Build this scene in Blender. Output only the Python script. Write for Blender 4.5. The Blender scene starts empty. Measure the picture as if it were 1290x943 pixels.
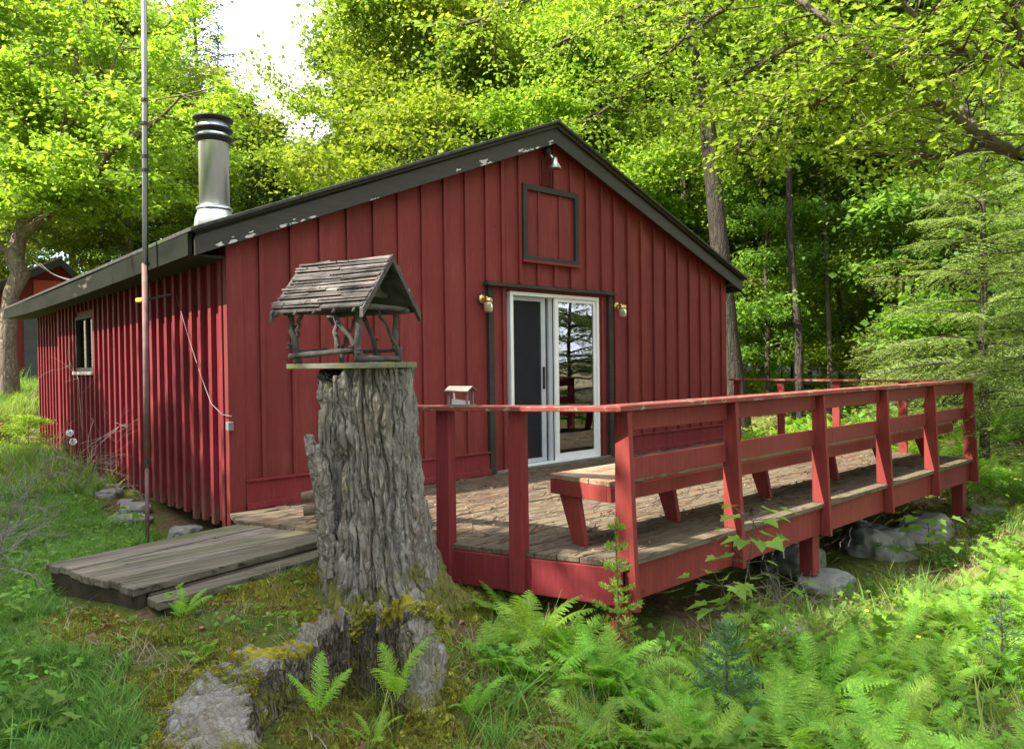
import bpy, math, random
import numpy as np
from mathutils import Matrix, Vector
R_ = math.radians
scene = bpy.context.scene
COL = scene.collection

# ------------------------------------------------------------------ camera
FPX, CX, CY = 920.0, 645.0, 471.5
yaw, roll, pitch = R_(48.1), R_(-0.74), math.atan(13.5/920)
CF = np.array([math.cos(yaw)*math.cos(pitch), math.sin(yaw)*math.cos(pitch), -math.sin(pitch)])
_r = np.array([math.sin(yaw), -math.cos(yaw), 0.0]); _u = np.cross(_r, CF)
CR = _r*math.cos(roll)+_u*math.sin(roll); CU = -_r*math.sin(roll)+_u*math.cos(roll)
CAM = np.array([0, 0, 1.2])
def ray(x, y): return CF + CR*(x-CX)/FPX - CU*(y-CY)/FPX
def at(x, y, D):
    d = ray(x, y); return CAM + d/np.linalg.norm(d[:2])*D
def py(x, y, Y):
    d = ray(x, y); return CAM + d*(Y/d[1])
def px(x, y, X):
    d = ray(x, y); return CAM + d*(X/d[0])
def pz(x, y, z):
    d = ray(x, y); return CAM + d*((z-1.2)/d[2])
cd = bpy.data.cameras.new('camera'); cam = bpy.data.objects.new('camera', cd); COL.objects.link(cam)
cd.sensor_width = 36; cd.lens = FPX/1290*36; cd.clip_start = .05; cd.clip_end = 600
M4 = Matrix(((CR[0], CU[0], -CF[0], 0), (CR[1], CU[1], -CF[1], 0), (CR[2], CU[2], -CF[2], 1.2), (0, 0, 0, 1)))
cam.matrix_world = M4
scene.camera = cam
# ------------------------------------------------------------------ sky, sun, exposure
SUN_AZ, SUN_EL = 166.0, 47.0
w = bpy.data.worlds.new('World'); scene.world = w; w.use_nodes = True
nt = w.node_tree; bg = nt.nodes['Background']
sk = nt.nodes.new('ShaderNodeTexSky'); sk.sky_type = 'NISHITA'; sk.sun_disc = False
sk.sun_elevation = R_(SUN_EL); sk.sun_rotation = R_(90-SUN_AZ); sk.air_density = 1.0; sk.dust_density = 2.0
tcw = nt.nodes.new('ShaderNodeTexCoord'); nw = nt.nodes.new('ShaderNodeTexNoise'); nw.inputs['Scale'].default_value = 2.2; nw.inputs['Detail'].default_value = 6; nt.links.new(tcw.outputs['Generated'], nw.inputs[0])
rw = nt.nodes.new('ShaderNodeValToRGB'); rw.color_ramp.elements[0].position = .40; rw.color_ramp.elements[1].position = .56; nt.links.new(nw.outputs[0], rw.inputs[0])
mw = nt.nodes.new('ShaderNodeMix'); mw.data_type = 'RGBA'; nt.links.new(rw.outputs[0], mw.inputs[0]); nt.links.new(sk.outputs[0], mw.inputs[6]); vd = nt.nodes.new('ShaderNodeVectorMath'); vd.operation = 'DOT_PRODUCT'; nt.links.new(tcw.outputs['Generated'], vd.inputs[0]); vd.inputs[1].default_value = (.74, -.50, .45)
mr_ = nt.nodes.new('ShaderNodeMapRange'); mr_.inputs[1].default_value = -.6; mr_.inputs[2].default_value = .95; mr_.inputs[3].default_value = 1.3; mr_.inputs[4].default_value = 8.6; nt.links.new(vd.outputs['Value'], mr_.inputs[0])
cb = nt.nodes.new('ShaderNodeVectorMath'); cb.operation = 'SCALE'; cb.inputs[0].default_value = (1.0, 1.02, 1.07); nt.links.new(mr_.outputs[0], cb.inputs['Scale']); nt.links.new(cb.outputs[0], mw.inputs[7])   # thin cloud, with a bright lobe added to favour gable-facing over left-facing sides
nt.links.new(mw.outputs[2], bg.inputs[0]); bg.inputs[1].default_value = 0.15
sl = bpy.data.lights.new('sun', 'SUN'); sl.energy = 4.0; sl.angle = R_(0.55); sl.color = (1, .93, .80)
so = bpy.data.objects.new('sun', sl); COL.objects.link(so)
sd = Vector((math.cos(R_(SUN_AZ))*math.cos(R_(SUN_EL)), math.sin(R_(SUN_AZ))*math.cos(R_(SUN_EL)), math.sin(R_(SUN_EL))))
so.rotation_euler = sd.to_track_quat('Z', 'Y').to_euler(); so.location = (-10, 5, 30)
vs = scene.view_settings; vs.view_transform = 'Standard'; vs.look = 'None'; vs.gamma = 1; vs.use_curve_mapping = False
vs.exposure = 1.88
cy = scene.cycles
cy.max_bounces = 7; cy.diffuse_bounces = 5; cy.glossy_bounces = 3; cy.transmission_bounces = 6; cy.transparent_max_bounces = 6
cy.use_denoising = True; cy.sample_clamp_indirect = 6.0
cy.caustics_reflective = False; cy.caustics_refractive = False

# ------------------------------------------------------------------ helpers
def vnoise(p, seed=0):
    p = np.asarray(p, float); i = np.floor(p).astype(np.int64); f = p-i; f = f*f*(3-2*f)
    def h(a, b, c):
        n = (a*374761393 + b*668265263 + c*2147483647 + seed*974634777) & 0xffffffff
        n = ((n ^ (n >> 13))*1274126177) & 0xffffffff
        return ((n ^ (n >> 16)) & 0xffff)/32767.5-1
    r = 0
    for dx in (0, 1):
        for dy in (0, 1):
            for dz in (0, 1):
                wx = f[..., 0] if dx else 1-f[..., 0]; wy = f[..., 1] if dy else 1-f[..., 1]; wz = f[..., 2] if dz else 1-f[..., 2]
                r = r + wx*wy*wz*h(i[..., 0]+dx, i[..., 1]+dy, i[..., 2]+dz)
    return r
def fbm(p, o=4, seed=0):
    r = 0; a = 1
    for k in range(o): r = r+a*vnoise(np.asarray(p)*2**k+k*17.3, seed+k); a *= .5
    return r
ORG = {}
def link(o, parent=None):
    COL.objects.link(o)
    if parent is not None: o.parent = parent
    return o
def tag(o, label=None, cat=None, group=None, kind=None):
    if label: o['label'] = label
    if cat: o['category'] = cat
    if group: o['group'] = group
    if kind: o['kind'] = kind
    return o
def thing(name, label, cat, loc=(0, 0, 0), rz=0.0, group=None):
    o = bpy.data.objects.new(name, None); link(o); o.location = loc; o.rotation_euler = (0, 0, rz); o.empty_display_size = .1
    ORG[o.name] = (np.array(loc, float), rz); return tag(o, label, cat, group)
def fastmesh(name, V, F, mats=None, smooth=False, mi=None):
    """V (n,3); F list of arrays of equal-sided faces or one array"""
    me = bpy.data.meshes.new(name)
    Fs = F if isinstance(F, list) else [F]
    Fs = [np.asarray(f, np.int32) for f in Fs if len(f)]
    V = np.asarray(V, np.float32)
    me.vertices.add(len(V)); me.vertices.foreach_set('co', V.ravel())
    lv = np.concatenate([f.ravel() for f in Fs]); sizes = np.concatenate([np.full(len(f), f.shape[1], np.int32) for f in Fs])
    me.loops.add(len(lv)); me.loops.foreach_set('vertex_index', lv)
    me.polygons.add(len(sizes)); st = np.concatenate([[0], np.cumsum(sizes)[:-1]]).astype(np.int32)
    me.polygons.foreach_set('loop_start', st)
    if smooth: me.polygons.foreach_set('use_smooth', np.ones(len(sizes), bool))
    me.update(calc_edges=True); me.validate()
    for m in (mats or []): me.materials.append(m)
    if mi is not None: me.polygons.foreach_set('material_index', np.asarray(mi, np.int32))
    return me
class MB:
    def __init__(s): s.v = []; s.f = []
    def add(s, V, F):
        n = len(s.v); s.v += [tuple(map(float, p)) for p in V]; s.f += [tuple(i+n for i in f) for f in F]; return s
    def box(s, a, b):
        x0, y0, z0 = a; x1, y1, z1 = b
        V = [(x0, y0, z0), (x1, y0, z0), (x1, y1, z0), (x0, y1, z0), (x0, y0, z1), (x1, y0, z1), (x1, y1, z1), (x0, y1, z1)]
        return s.add(V, [(3, 2, 1, 0), (4, 5, 6, 7), (0, 1, 5, 4), (1, 2, 6, 5), (2, 3, 7, 6), (3, 0, 4, 7)])
    def hexa(s, V):
        return s.add(V, [(3, 2, 1, 0), (4, 5, 6, 7), (0, 1, 5, 4), (1, 2, 6, 5), (2, 3, 7, 6), (3, 0, 4, 7)])
    def bar(s, p, q, wd, h, up=(0, 0, 1)):
        p = np.array(p, float); q = np.array(q, float); d = q-p; d /= np.linalg.norm(d)
        u = np.array(up, float); sde = np.cross(d, u); sde /= np.linalg.norm(sde); u = np.cross(sde, d)
        a = sde*wd/2; b = u*h/2
        return s.hexa([p-a-b, q-a-b, q+a-b, p+a-b, p-a+b, q-a+b, q+a+b, p+a+b])
    def prism(s, poly, z0, z1, ax='z'):
        n = len(poly)
        def P(a, b, c): return (a, b, c) if ax == 'z' else ((a, c, b) if ax == 'y' else (c, a, b))
        V = [P(a, b, z0) for a, b in poly]+[P(a, b, z1) for a, b in poly]
        return s.add(V, [tuple(range(n))[::-1], tuple(range(n, 2*n))]+[(i, (i+1) % n, (i+1) % n+n, i+n) for i in range(n)])
    def tube(s, pts, rad, n=8, cap=True, jit=0, rng=None):
        V, F = tube(pts, rad, n, cap, jit, rng); return s.add(V, F)
    def lathe(s, prof, c=(0, 0, 0), n=24):
        V = []; F = []
        for r, z in prof:
            for k in range(n): a = 2*math.pi*k/n; V.append((c[0]+r*math.cos(a), c[1]+r*math.sin(a), c[2]+z))
        for j in range(len(prof)-1):
            for k in range(n): F.append((j*n+k, j*n+(k+1) % n, (j+1)*n+(k+1) % n, (j+1)*n+k))
        F.append(tuple(range(n))[::-1]); F.append(tuple(range((len(prof)-1)*n, len(prof)*n)))
        return s.add(V, F)
    def build(s, name, m, parent=None, bevel=0, smooth=False, autosmooth=False):
        me = bpy.data.meshes.new(name)
        V = np.array(s.v)
        if parent is not None and parent.name in ORG:
            o, rz = ORG[parent.name]; V = V-o; c, si = math.cos(-rz), math.sin(-rz)
            V = np.stack([V[:, 0]*c-V[:, 1]*si, V[:, 0]*si+V[:, 1]*c, V[:, 2]], 1)
        org = np.zeros(3)
        if parent is None:
            org = V.mean(0); org[2] = V[:, 2].min(); V = V-org
        me.from_pydata(V.tolist(), [], s.f); me.update()
        me.materials.append(m)
        if smooth: me.polygons.foreach_set('use_smooth', np.ones(len(me.polygons), bool))
        o = bpy.data.objects.new(name, me); link(o, parent); o.location = org
        if parent is not None and parent.name in ORG: ORG[o.name] = ORG[parent.name]
        else: ORG[o.name] = (org, 0)
        if bevel:
            b = o.modifiers.new('b', 'BEVEL'); b.width = bevel; b.segments = 2; b.limit_method = 'ANGLE'; b.angle_limit = R_(40)
        return o
def tube(pts, rad, n=8, cap=True, jit=0, rng=None):
    P = np.array(pts, float); m = len(P); rad = np.broadcast_to(np.array(rad, float), (m,))
    T = np.gradient(P, axis=0); T /= np.linalg.norm(T, axis=1)[:, None]+1e-9
    ref = np.array([0, 0, 1.0]) if abs(T[0, 2]) < .9 else np.array([1.0, 0, 0])
    V = []; 
    for i in range(m):
        a = np.cross(T[i], ref); a /= np.linalg.norm(a)+1e-9; b = np.cross(T[i], a)
        if i == 0: pass
        ref = np.cross(a, T[i]); ref /= np.linalg.norm(ref)
        for k in range(n):
            t = 2*math.pi*k/n; rr = rad[i]*(1+(rng.uniform(-jit, jit) if jit else 0))
            V.append(P[i]+a*math.cos(t)*rr+b*math.sin(t)*rr)
    F = [(i*n+k, (i+1)*n+k, (i+1)*n+(k+1) % n, i*n+(k+1) % n) for i in range(m-1) for k in range(n)]
    if cap: F += [tuple(range(n)), tuple(range((m-1)*n, m*n))[::-1]]
    return V, F
# ------------------------------------------------------------------ materials
def N(nt, t, **k):
    n = nt.nodes.new(t)
    for a, b in k.items(): setattr(n, a, b)
    return n
def ramp(nt, fac, stops):
    r = N(nt, 'ShaderNodeValToRGB'); e = r.color_ramp.elements
    while len(e) < len(stops): e.new(.5)
    for i, (p, c) in enumerate(stops): e[i].position = p; e[i].color = (*c, 1) if len(c) == 3 else c
    nt.links.new(fac, r.inputs[0]); return r.outputs[0]
def noise(nt, vec, scale, detail=5, rough=.6, dist=0):
    n = N(nt, 'ShaderNodeTexNoise'); n.inputs['Scale'].default_value = scale; n.inputs['Detail'].default_value = detail
    n.inputs['Roughness'].default_value = rough; n.inputs['Distortion'].default_value = dist; nt.links.new(vec, n.inputs[0]); return n.outputs[0]
def mapping(nt, vec, sc=(1, 1, 1), rot=(0, 0, 0)):
    m = N(nt, 'ShaderNodeMapping'); m.inputs['Scale'].default_value = sc; m.inputs['Rotation'].default_value = rot; nt.links.new(vec, m.inputs[0]); return m.outputs[0]
def mixc(nt, fac, a, b, blend='MIX'):
    m = N(nt, 'ShaderNodeMix', data_type='RGBA', blend_type=blend)
    for s, v in ((0, fac), (6, a), (7, b)):
        if isinstance(v, (int, float)): m.inputs[s].default_value = v
        elif isinstance(v, tuple): m.inputs[s].default_value = (*v, 1)
        else: nt.links.new(v, m.inputs[s])
    return m.outputs[2]
def newmat(name, rough=.7, spec=.3, metal=0):
    m = bpy.data.materials.new(name); m.use_nodes = True; nt = m.node_tree; b = nt.nodes['Principled BSDF']
    b.inputs['Roughness'].default_value = rough; b.inputs['Specular IOR Level'].default_value = spec; b.inputs['Metallic'].default_value = metal
    tc = N(nt, 'ShaderNodeTexCoord'); return m, nt, b, tc.outputs['Object']
def bump(nt, b, h, st, dist=.01):
    bp = N(nt, 'ShaderNodeBump'); bp.inputs['Strength'].default_value = st; bp.inputs['Distance'].default_value = dist
    nt.links.new(h, bp.inputs['Height']); nt.links.new(bp.outputs[0], b.inputs['Normal'])
def simple(name, c1, c2, scale=8, rough=.7, sc=(1, 1, 1), bst=.3, bd=.01, metal=0, spec=.3, extra=None, island=0):
    m, nt, b, v = newmat(name, rough, spec, metal)
    v = mapping(nt, v, sc); n = noise(nt, v, scale)
    c = ramp(nt, n, [(.3, c1), (.7, c2)])
    if extra:  # (colour, scale, threshold, softness)
        for (ec, es, th, sf) in extra:
            n2 = noise(nt, v, es, 6, .65); f = ramp(nt, n2, [(th, (0, 0, 0)), (th+sf, (1, 1, 1))]); c = mixc(nt, f, c, ec)
    if island:
        ge = N(nt, 'ShaderNodeNewGeometry'); c = mixc(nt, ramp(nt, ge.outputs['Random Per Island'], [(0, (island,)*3), (1, (0, 0, 0))]), c, tuple(x*.35 for x in c1))
    nt.links.new(c, b.inputs['Base Color']); bump(nt, b, n, bst, bd); return m
def paint(name, c1, c2, grain_axis='z', wear=.0, wearcol=(.42, .38, .33), rough=.55, fine=.35, algae=0, boards=0):
    m, nt, b, v = newmat(name, rough+.1, .18)
    sc = {'z': (1, 1, .06), 'x': (.06, 1, 1), 'y': (1, .06, 1)}[grain_axis]
    g = noise(nt, mapping(nt, v, sc), 60, 4, .6); big = noise(nt, v, 1.6, 4, .6); mid = noise(nt, mapping(nt, v, tuple(x*.8+.2 for x in sc)), 9, 5, .65)
    c = ramp(nt, big, [(.3, c1), (.7, c2)])
    c = mixc(nt, ramp(nt, mid, [(.35, (.0, .0, .0)), (.75, (.5, .5, .5))]), c, tuple(x*.72 for x in c1))
    c = mixc(nt, ramp(nt, g, [(.45, (0, 0, 0)), (.8, (.35, .35, .35))]), c, tuple(min(1, x*1.5+.01) for x in c2))
    k = noise(nt, v, 2.3, 2, .5); k = noise(nt, v, 3.1, 1, .5)
    vo = N(nt, 'ShaderNodeTexVoronoi'); vo.inputs['Scale'].default_value = 2.4; nt.links.new(v, vo.inputs[0])
    kn = ramp(nt, vo.outputs['Distance'], [(.02, (.8, .8, .8)), (.06, (0, 0, 0))]); c = mixc(nt, kn, c, tuple(x*.5 for x in c1))
    if boards:
        sx = N(nt, 'ShaderNodeSeparateXYZ'); nt.links.new(v, sx.inputs[0]); q1 = N(nt, 'ShaderNodeMath', operation='MULTIPLY_ADD'); nt.links.new(sx.outputs[0], q1.inputs[0]); q1.inputs[1].default_value = 1/boards; q1.inputs[2].default_value = .07
        q2 = N(nt, 'ShaderNodeMath', operation='FLOOR'); nt.links.new(q1.outputs[0], q2.inputs[0]); wnz = N(nt, 'ShaderNodeTexWhiteNoise', noise_dimensions='1D'); nt.links.new(q2.outputs[0], wnz.inputs['W'])
        c = mixc(nt, ramp(nt, wnz.outputs['Value'], [(0, (.42, .42, .42)), (1, (0, 0, 0))]), c, tuple(x*.62 for x in c1))
        fd_ = noise(nt, mapping(nt, v, (1.6, 1, .35)), 2.2, 5, .7); c = mixc(nt, ramp(nt, fd_, [(.52, (0, 0, 0)), (.8, (.4, .4, .4))]), c, (.30, .085, .075))
    if wear > 0:
        wn = noise(nt, mapping(nt, v, tuple(x*.5+.5 for x in sc)), 14, 8, .75)
        f = ramp(nt, wn, [(.62-wear*.3, (0, 0, 0)), (.66-wear*.3, (1, 1, 1))]); c = mixc(nt, f, c, wearcol)
    if algae:
        sx = N(nt, 'ShaderNodeSeparateXYZ'); nt.links.new(v, sx.inputs[0]); mr = N(nt, 'ShaderNodeMapRange'); nt.links.new(sx.outputs[2], mr.inputs[0]); mr.inputs[1].default_value = -.15; mr.inputs[2].default_value = algae; mr.inputs[3].default_value = .16; mr.inputs[4].default_value = -.2
        ad = N(nt, 'ShaderNodeMath', operation='ADD'); nt.links.new(noise(nt, mapping(nt, v, (1, 1, .25)), 11, 6, .7), ad.inputs[0]); nt.links.new(mr.outputs[0], ad.inputs[1])
        c = mixc(nt, ramp(nt, ad.outputs[0], [(.53, (0, 0, 0)), (.75, (.5, .5, .5))]), c, (.16, .14, .08))
    nt.links.new(c, b.inputs['Base Color']); bump(nt, b, g, fine, .004); return m
def leafmat(name, c1, c2, t1, rough=.55, tf=.42, spec=.18):
    m, nt, b, v = newmat(name, rough, spec)
    ge = N(nt, 'ShaderNodeNewGeometry'); oi = N(nt, 'ShaderNodeObjectInfo')
    c = ramp(nt, ge.outputs['Random Per Island'], [(0.0, c1), (.85, c2), (1.0, tuple(min(1, x*1.25+.01) for x in c2))])
    hv = N(nt, 'ShaderNodeHueSaturation'); nt.links.new(c, hv.inputs['Color'])
    mr = N(nt, 'ShaderNodeMapRange'); nt.links.new(oi.outputs['Random'], mr.inputs[0]); mr.inputs[3].default_value = .485; mr.inputs[4].default_value = .515
    nt.links.new(mr.outputs[0], hv.inputs['Hue'])
    mv = N(nt, 'ShaderNodeMapRange'); nt.links.new(oi.outputs['Random'], mv.inputs[0]); mv.inputs[3].default_value = .8; mv.inputs[4].default_value = 1.15
    nt.links.new(mv.outputs[0], hv.inputs['Value'])
    nt.links.new(hv.outputs[0], b.inputs['Base Color'])
    tr = N(nt, 'ShaderNodeBsdfTranslucent')
    tcol = mixc(nt, 1.0, hv.outputs[0], t1, 'MULTIPLY'); nt.links.new(tcol, tr.inputs[0])
    mx = N(nt, 'ShaderNodeMixShader'); mx.inputs[0].default_value = tf
    nt.links.new(b.outputs[0], mx.inputs[1]); nt.links.new(tr.outputs[0], mx.inputs[2])
    nt.links.new(mx.outputs[0], nt.nodes['Material Output'].inputs[0]); return m
M = {}
M['red'] = paint('red_stain', (.175, .029, .029), (.225, .041, .037), 'z', boards=.28)
M['redrail'] = paint('red_rail_paint', (.18, .029, .027), (.25, .045, .038), 'z', fine=.4)
M['redcap'] = paint('red_cap_paint', (.20, .045, .038), (.28, .075, .06), 'x', wear=.24, wearcol=(.30, .24, .17))
M['redseat'] = paint('worn_seat', (.24, .085, .06), (.30, .17, .11), 'x', wear=.5, wearcol=(.27, .22, .145))
M['redside'] = paint('red_side', (.18, .022, .028), (.23, .036, .040), 'z', fine=.3)
M['redfoot'] = paint('red_side_mildewed', (.155, .018, .025), (.205, .032, .038), 'z', fine=.2, algae=.5)
M['trim'] = paint('dark_trim', (.034, .031, .027), (.048, .044, .038), 'x', wear=.0)
M['fascia'] = paint('charcoal_fascia', (.034, .031, .028), (.05, .047, .042), 'x', wear=.0)
M['roof'] = simple('asphalt_roof', (.03, .03, .028), (.075, .075, .068), 25, .95, bst=.6, extra=[((.06, .08, .03), 1.8, .58, .1)])
M['soffit'] = simple('soffit', (.03, .035, .03), (.05, .055, .045), 6, .9)
M['white'] = simple('white_aluminium', (.72, .74, .76), (.8, .82, .84), 3, .4, bst=.02)
M['grey_al'] = simple('grey_aluminium', (.40, .43, .47), (.5, .53, .57), 3, .4, bst=.02)
M['steel'] = simple('galvanised', (.50, .51, .52), (.72, .73, .74), 5, .34, metal=.9, bst=.06, sc=(1, 1, .3))
M['blackmetal'] = simple('black_cap', (.02, .02, .022), (.04, .04, .042), 8, .5, bst=.05)
M['brass'] = simple('brass', (.62, .42, .13), (.75, .55, .22), 8, .3, metal=1, bst=.05)
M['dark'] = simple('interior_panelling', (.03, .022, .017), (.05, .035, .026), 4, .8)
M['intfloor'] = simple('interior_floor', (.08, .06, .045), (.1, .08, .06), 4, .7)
M['concrete'] = simple('grey_stone', (.16, .16, .155), (.33, .325, .31), 6, .9, bst=.8, bd=.02, extra=[((.10, .13, .04), 2.2, .6, .08), ((.45, .45, .42), 9, .66, .05)])
M['darkrock'] = simple('dark_stone', (.17, .17, .16), (.34, .33, .31), 5, .9, bst=.9, bd=.02, extra=[((.09, .13, .03), 2.0, .55, .1)])
M['orangestone'] = simple('ochre_stone', (.25, .16, .08), (.40, .30, .17), 5, .9, bst=.8, extra=[((.12, .17, .03), 3, .56, .1)])
M['mossstone'] = simple('moss_stone', (.07, .10, .02), (.17, .18, .05), 9, 1, bst=1, bd=.02)
M['bark'] = simple('bark', (.055, .045, .035), (.15, .125, .10), 9, .95, sc=(1, 1, .25), bst=1, bd=.03, extra=[((.12, .14, .07), 3, .62, .1)])
M['lightbark'] = simple('pale_bark', (.12, .09, .065), (.27, .22, .165), 7, .95, sc=(1, 1, .4), bst=.8, bd=.02, extra=[((.14, .15, .07), 3, .58, .1)])
M['darkbark'] = simple('dark_bark', (.03, .025, .02), (.085, .07, .055), 9, .95, sc=(1, 1, .2), bst=1, bd=.03)
M['twig'] = simple('grey_twig', (.17, .15, .13), (.30, .27, .24), 20, .9)
M['limb'] = simple('mossy_limb', (.07, .055, .04), (.17, .14, .11), 14, .95, bst=1, bd=.02, extra=[((.10, .12, .03), 5, .52, .12), ((.30, .30, .27), 16, .66, .05)])
M['grayboard'] = simple('weathered_board', (.10, .082, .062), (.34, .295, .235), 16, .92, sc=(.07, 1.6, 1), bst=1, bd=.01, extra=[((.17, .18, .08), 1.6, .54, .1), ((.04, .035, .03), 24, .57, .05)], island=.6)
M['shake'] = simple('weathered_shake', (.085, .076, .072), (.25, .225, .215), 9, .95, sc=(1, 1, 1), bst=1, bd=.008, extra=[((.24, .15, .13), 4, .6, .1), ((.05, .045, .04), 14, .60, .06)], island=.75)
M['darkstick'] = simple('dark_stick', (.045, .041, .036), (.12, .11, .10), 14, .95, bst=.9, bd=.01, extra=[((.35, .33, .30), 9, .68, .04)])
M['mast'] = simple('mast_paint', (.30, .31, .33), (.42, .43, .45), 4, .55, bst=.05, sc=(1, 1, .2))
M['rustmast'] = simple('rusty_mast', (.13, .08, .075), (.24, .15, .14), 7, .8, bst=.3, extra=[((.12, .05, .03), 6, .58, .1)])
M['cable'] = simple('grey_cable', (.12, .12, .12), (.2, .2, .2), 5, .6)
M['yellow'] = simple('yellow_plastic', (.55, .38, .03), (.65, .46, .05), 5, .5)
M['whitecloth'] = simple('white_paper', (.7, .7, .72), (.8, .8, .8), 5, .8)
M['greywood'] = simple('grey_wood', (.13, .115, .10), (.24, .22, .20), 14, .9, sc=(.2, 1, 1))
M['asphalt'] = simple('road_asphalt', (.28, .29, .31), (.38, .39, .41), 9, .9)
M['log'] = simple('log_end', (.12, .085, .06), (.28, .21, .15), 10, .9)
M['duff'] = simple('leaf_duff', (.12, .07, .04), (.26, .17, .10), 6, .95)
M['litter'] = leafmat('dry_leaf', (.16, .09, .05), (.36, .24, .15), (1.3, 1, .8), .8, .15)
M['needle'] = simple('dead_needles', (.06, .04, .03), (.14, .09, .06), 6, .95)
# foliage
M['leafY'] = leafmat('spring_leaf', (.13, .21, .026), (.215, .295, .036), (2.1, 2.1, 1.0), tf=.48)
M['leafG'] = leafmat('green_leaf', (.10, .18, .032), (.16, .25, .04), (2.1, 2.1, 1.0), tf=.45)
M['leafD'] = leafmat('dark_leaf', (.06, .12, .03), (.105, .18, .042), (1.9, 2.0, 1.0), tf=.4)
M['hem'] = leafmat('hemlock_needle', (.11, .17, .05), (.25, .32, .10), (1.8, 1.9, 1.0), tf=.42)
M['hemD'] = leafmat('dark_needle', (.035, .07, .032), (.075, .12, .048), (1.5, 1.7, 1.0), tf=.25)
M['fern'] = leafmat('fern_green', (.14, .29, .038), (.25, .41, .06), (2.1, 2.1, 1.0), tf=.42)
M['grass'] = leafmat('grass_green', (.09, .195, .036), (.17, .305, .066), (1.9, 2.0, 1.0), tf=.35)
M['grassY'] = leafmat('grass_yellow', (.16, .24, .03), (.26, .30, .07), (1.7, 1.8, 1.0), tf=.35)
M['drygrass'] = leafmat('grass_dry', (.26, .21, .12), (.38, .32, .20), (1.1, 1.1, 1.0), tf=.2)
M['moss'] = leafmat('moss_tuft', (.16, .18, .025), (.34, .33, .05), (1.3, 1.3, 1.0), .9, .15, .1)
M['mossR'] = leafmat('moss_brown', (.16, .12, .035), (.25, .20, .06), (1.2, 1.1, 1.0), .9, .15, .1)
M['weed'] = leafmat('weed_green', (.10, .21, .035), (.18, .31, .055), (2.0, 2.1, 1.0), tf=.4)
M['fir'] = leafmat('fir_tip', (.17, .28, .04), (.26, .38, .06), (1.6, 1.7, 1.0), tf=.3)
M['firB'] = leafmat('pine_blue', (.07, .14, .06), (.12, .21, .09), (1.4, 1.6, 1.1), tf=.3)
def glassmat():
    m, nt, b, v = newmat('window_glass', .0, .5)
    gl = N(nt, 'ShaderNodeBsdfGlossy'); gl.inputs['Roughness'].default_value = .01; gl.inputs[0].default_value = (.9, .95, 1, 1)
    tr = N(nt, 'ShaderNodeBsdfTransparent'); tr.inputs[0].default_value = (.78, .82, .82, 1)
    fr = N(nt, 'ShaderNodeFresnel'); fr.inputs[0].default_value = 2.6
    bp = N(nt, 'ShaderNodeBump'); bp.inputs['Strength'].default_value = .05; bp.inputs['Distance'].default_value = .02
    nt.links.new(noise(nt, v, 2.2, 1), bp.inputs['Height']); nt.links.new(bp.outputs[0], gl.inputs['Normal'])
    mx = N(nt, 'ShaderNodeMixShader'); nt.links.new(fr.outputs[0], mx.inputs[0]); nt.links.new(tr.outputs[0], mx.inputs[1]); nt.links.new(gl.outputs[0], mx.inputs[2])
    nt.links.new(mx.outputs[0], nt.nodes['Material Output'].inputs[0]); return m
M['glass'] = glassmat()
def screenmat():
    m, nt, b, v = newmat('insect_screen', .8, .2); b.inputs['Base Color'].default_value = (.03, .035, .04, 1)
    tr = N(nt, 'ShaderNodeBsdfTransparent'); mx = N(nt, 'ShaderNodeMixShader'); mx.inputs[0].default_value = .45
    nt.links.new(tr.outputs[0], mx.inputs[1]); nt.links.new(b.outputs[0], mx.inputs[2]); nt.links.new(mx.outputs[0], nt.nodes['Material Output'].inputs[0]); return m
M['screen'] = screenmat()
def deckmat():
    m, nt, b, v = newmat('worn_deck', .9, .2)
    g = noise(nt, mapping(nt, v, (.08, 1, 1)), 45, 5, .7)
    c = ramp(nt, g, [(.3, (.07, .055, .038)), (.7, (.205, .165, .112))])
    big = noise(nt, mapping(nt, v, (.5, 1, 1)), 3.0, 6, .7)
    c = mixc(nt, ramp(nt, big, [(.57, (0, 0, 0)), (.66, (.7, .7, .7))]), c, (.19, .06, .045))
    k = noise(nt, mapping(nt, v, (.35, 1, 1), (0, 0, .12)), 16, 6, .75, .6)
    c = mixc(nt, ramp(nt, k, [(.55, (0, 0, 0)), (.62, (.85, .85, .85))]), c, (.055, .042, .032))
    nt.links.new(c, b.inputs['Base Color']); bump(nt, b, g, .8, .006); return m
M['deck'] = deckmat()
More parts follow.
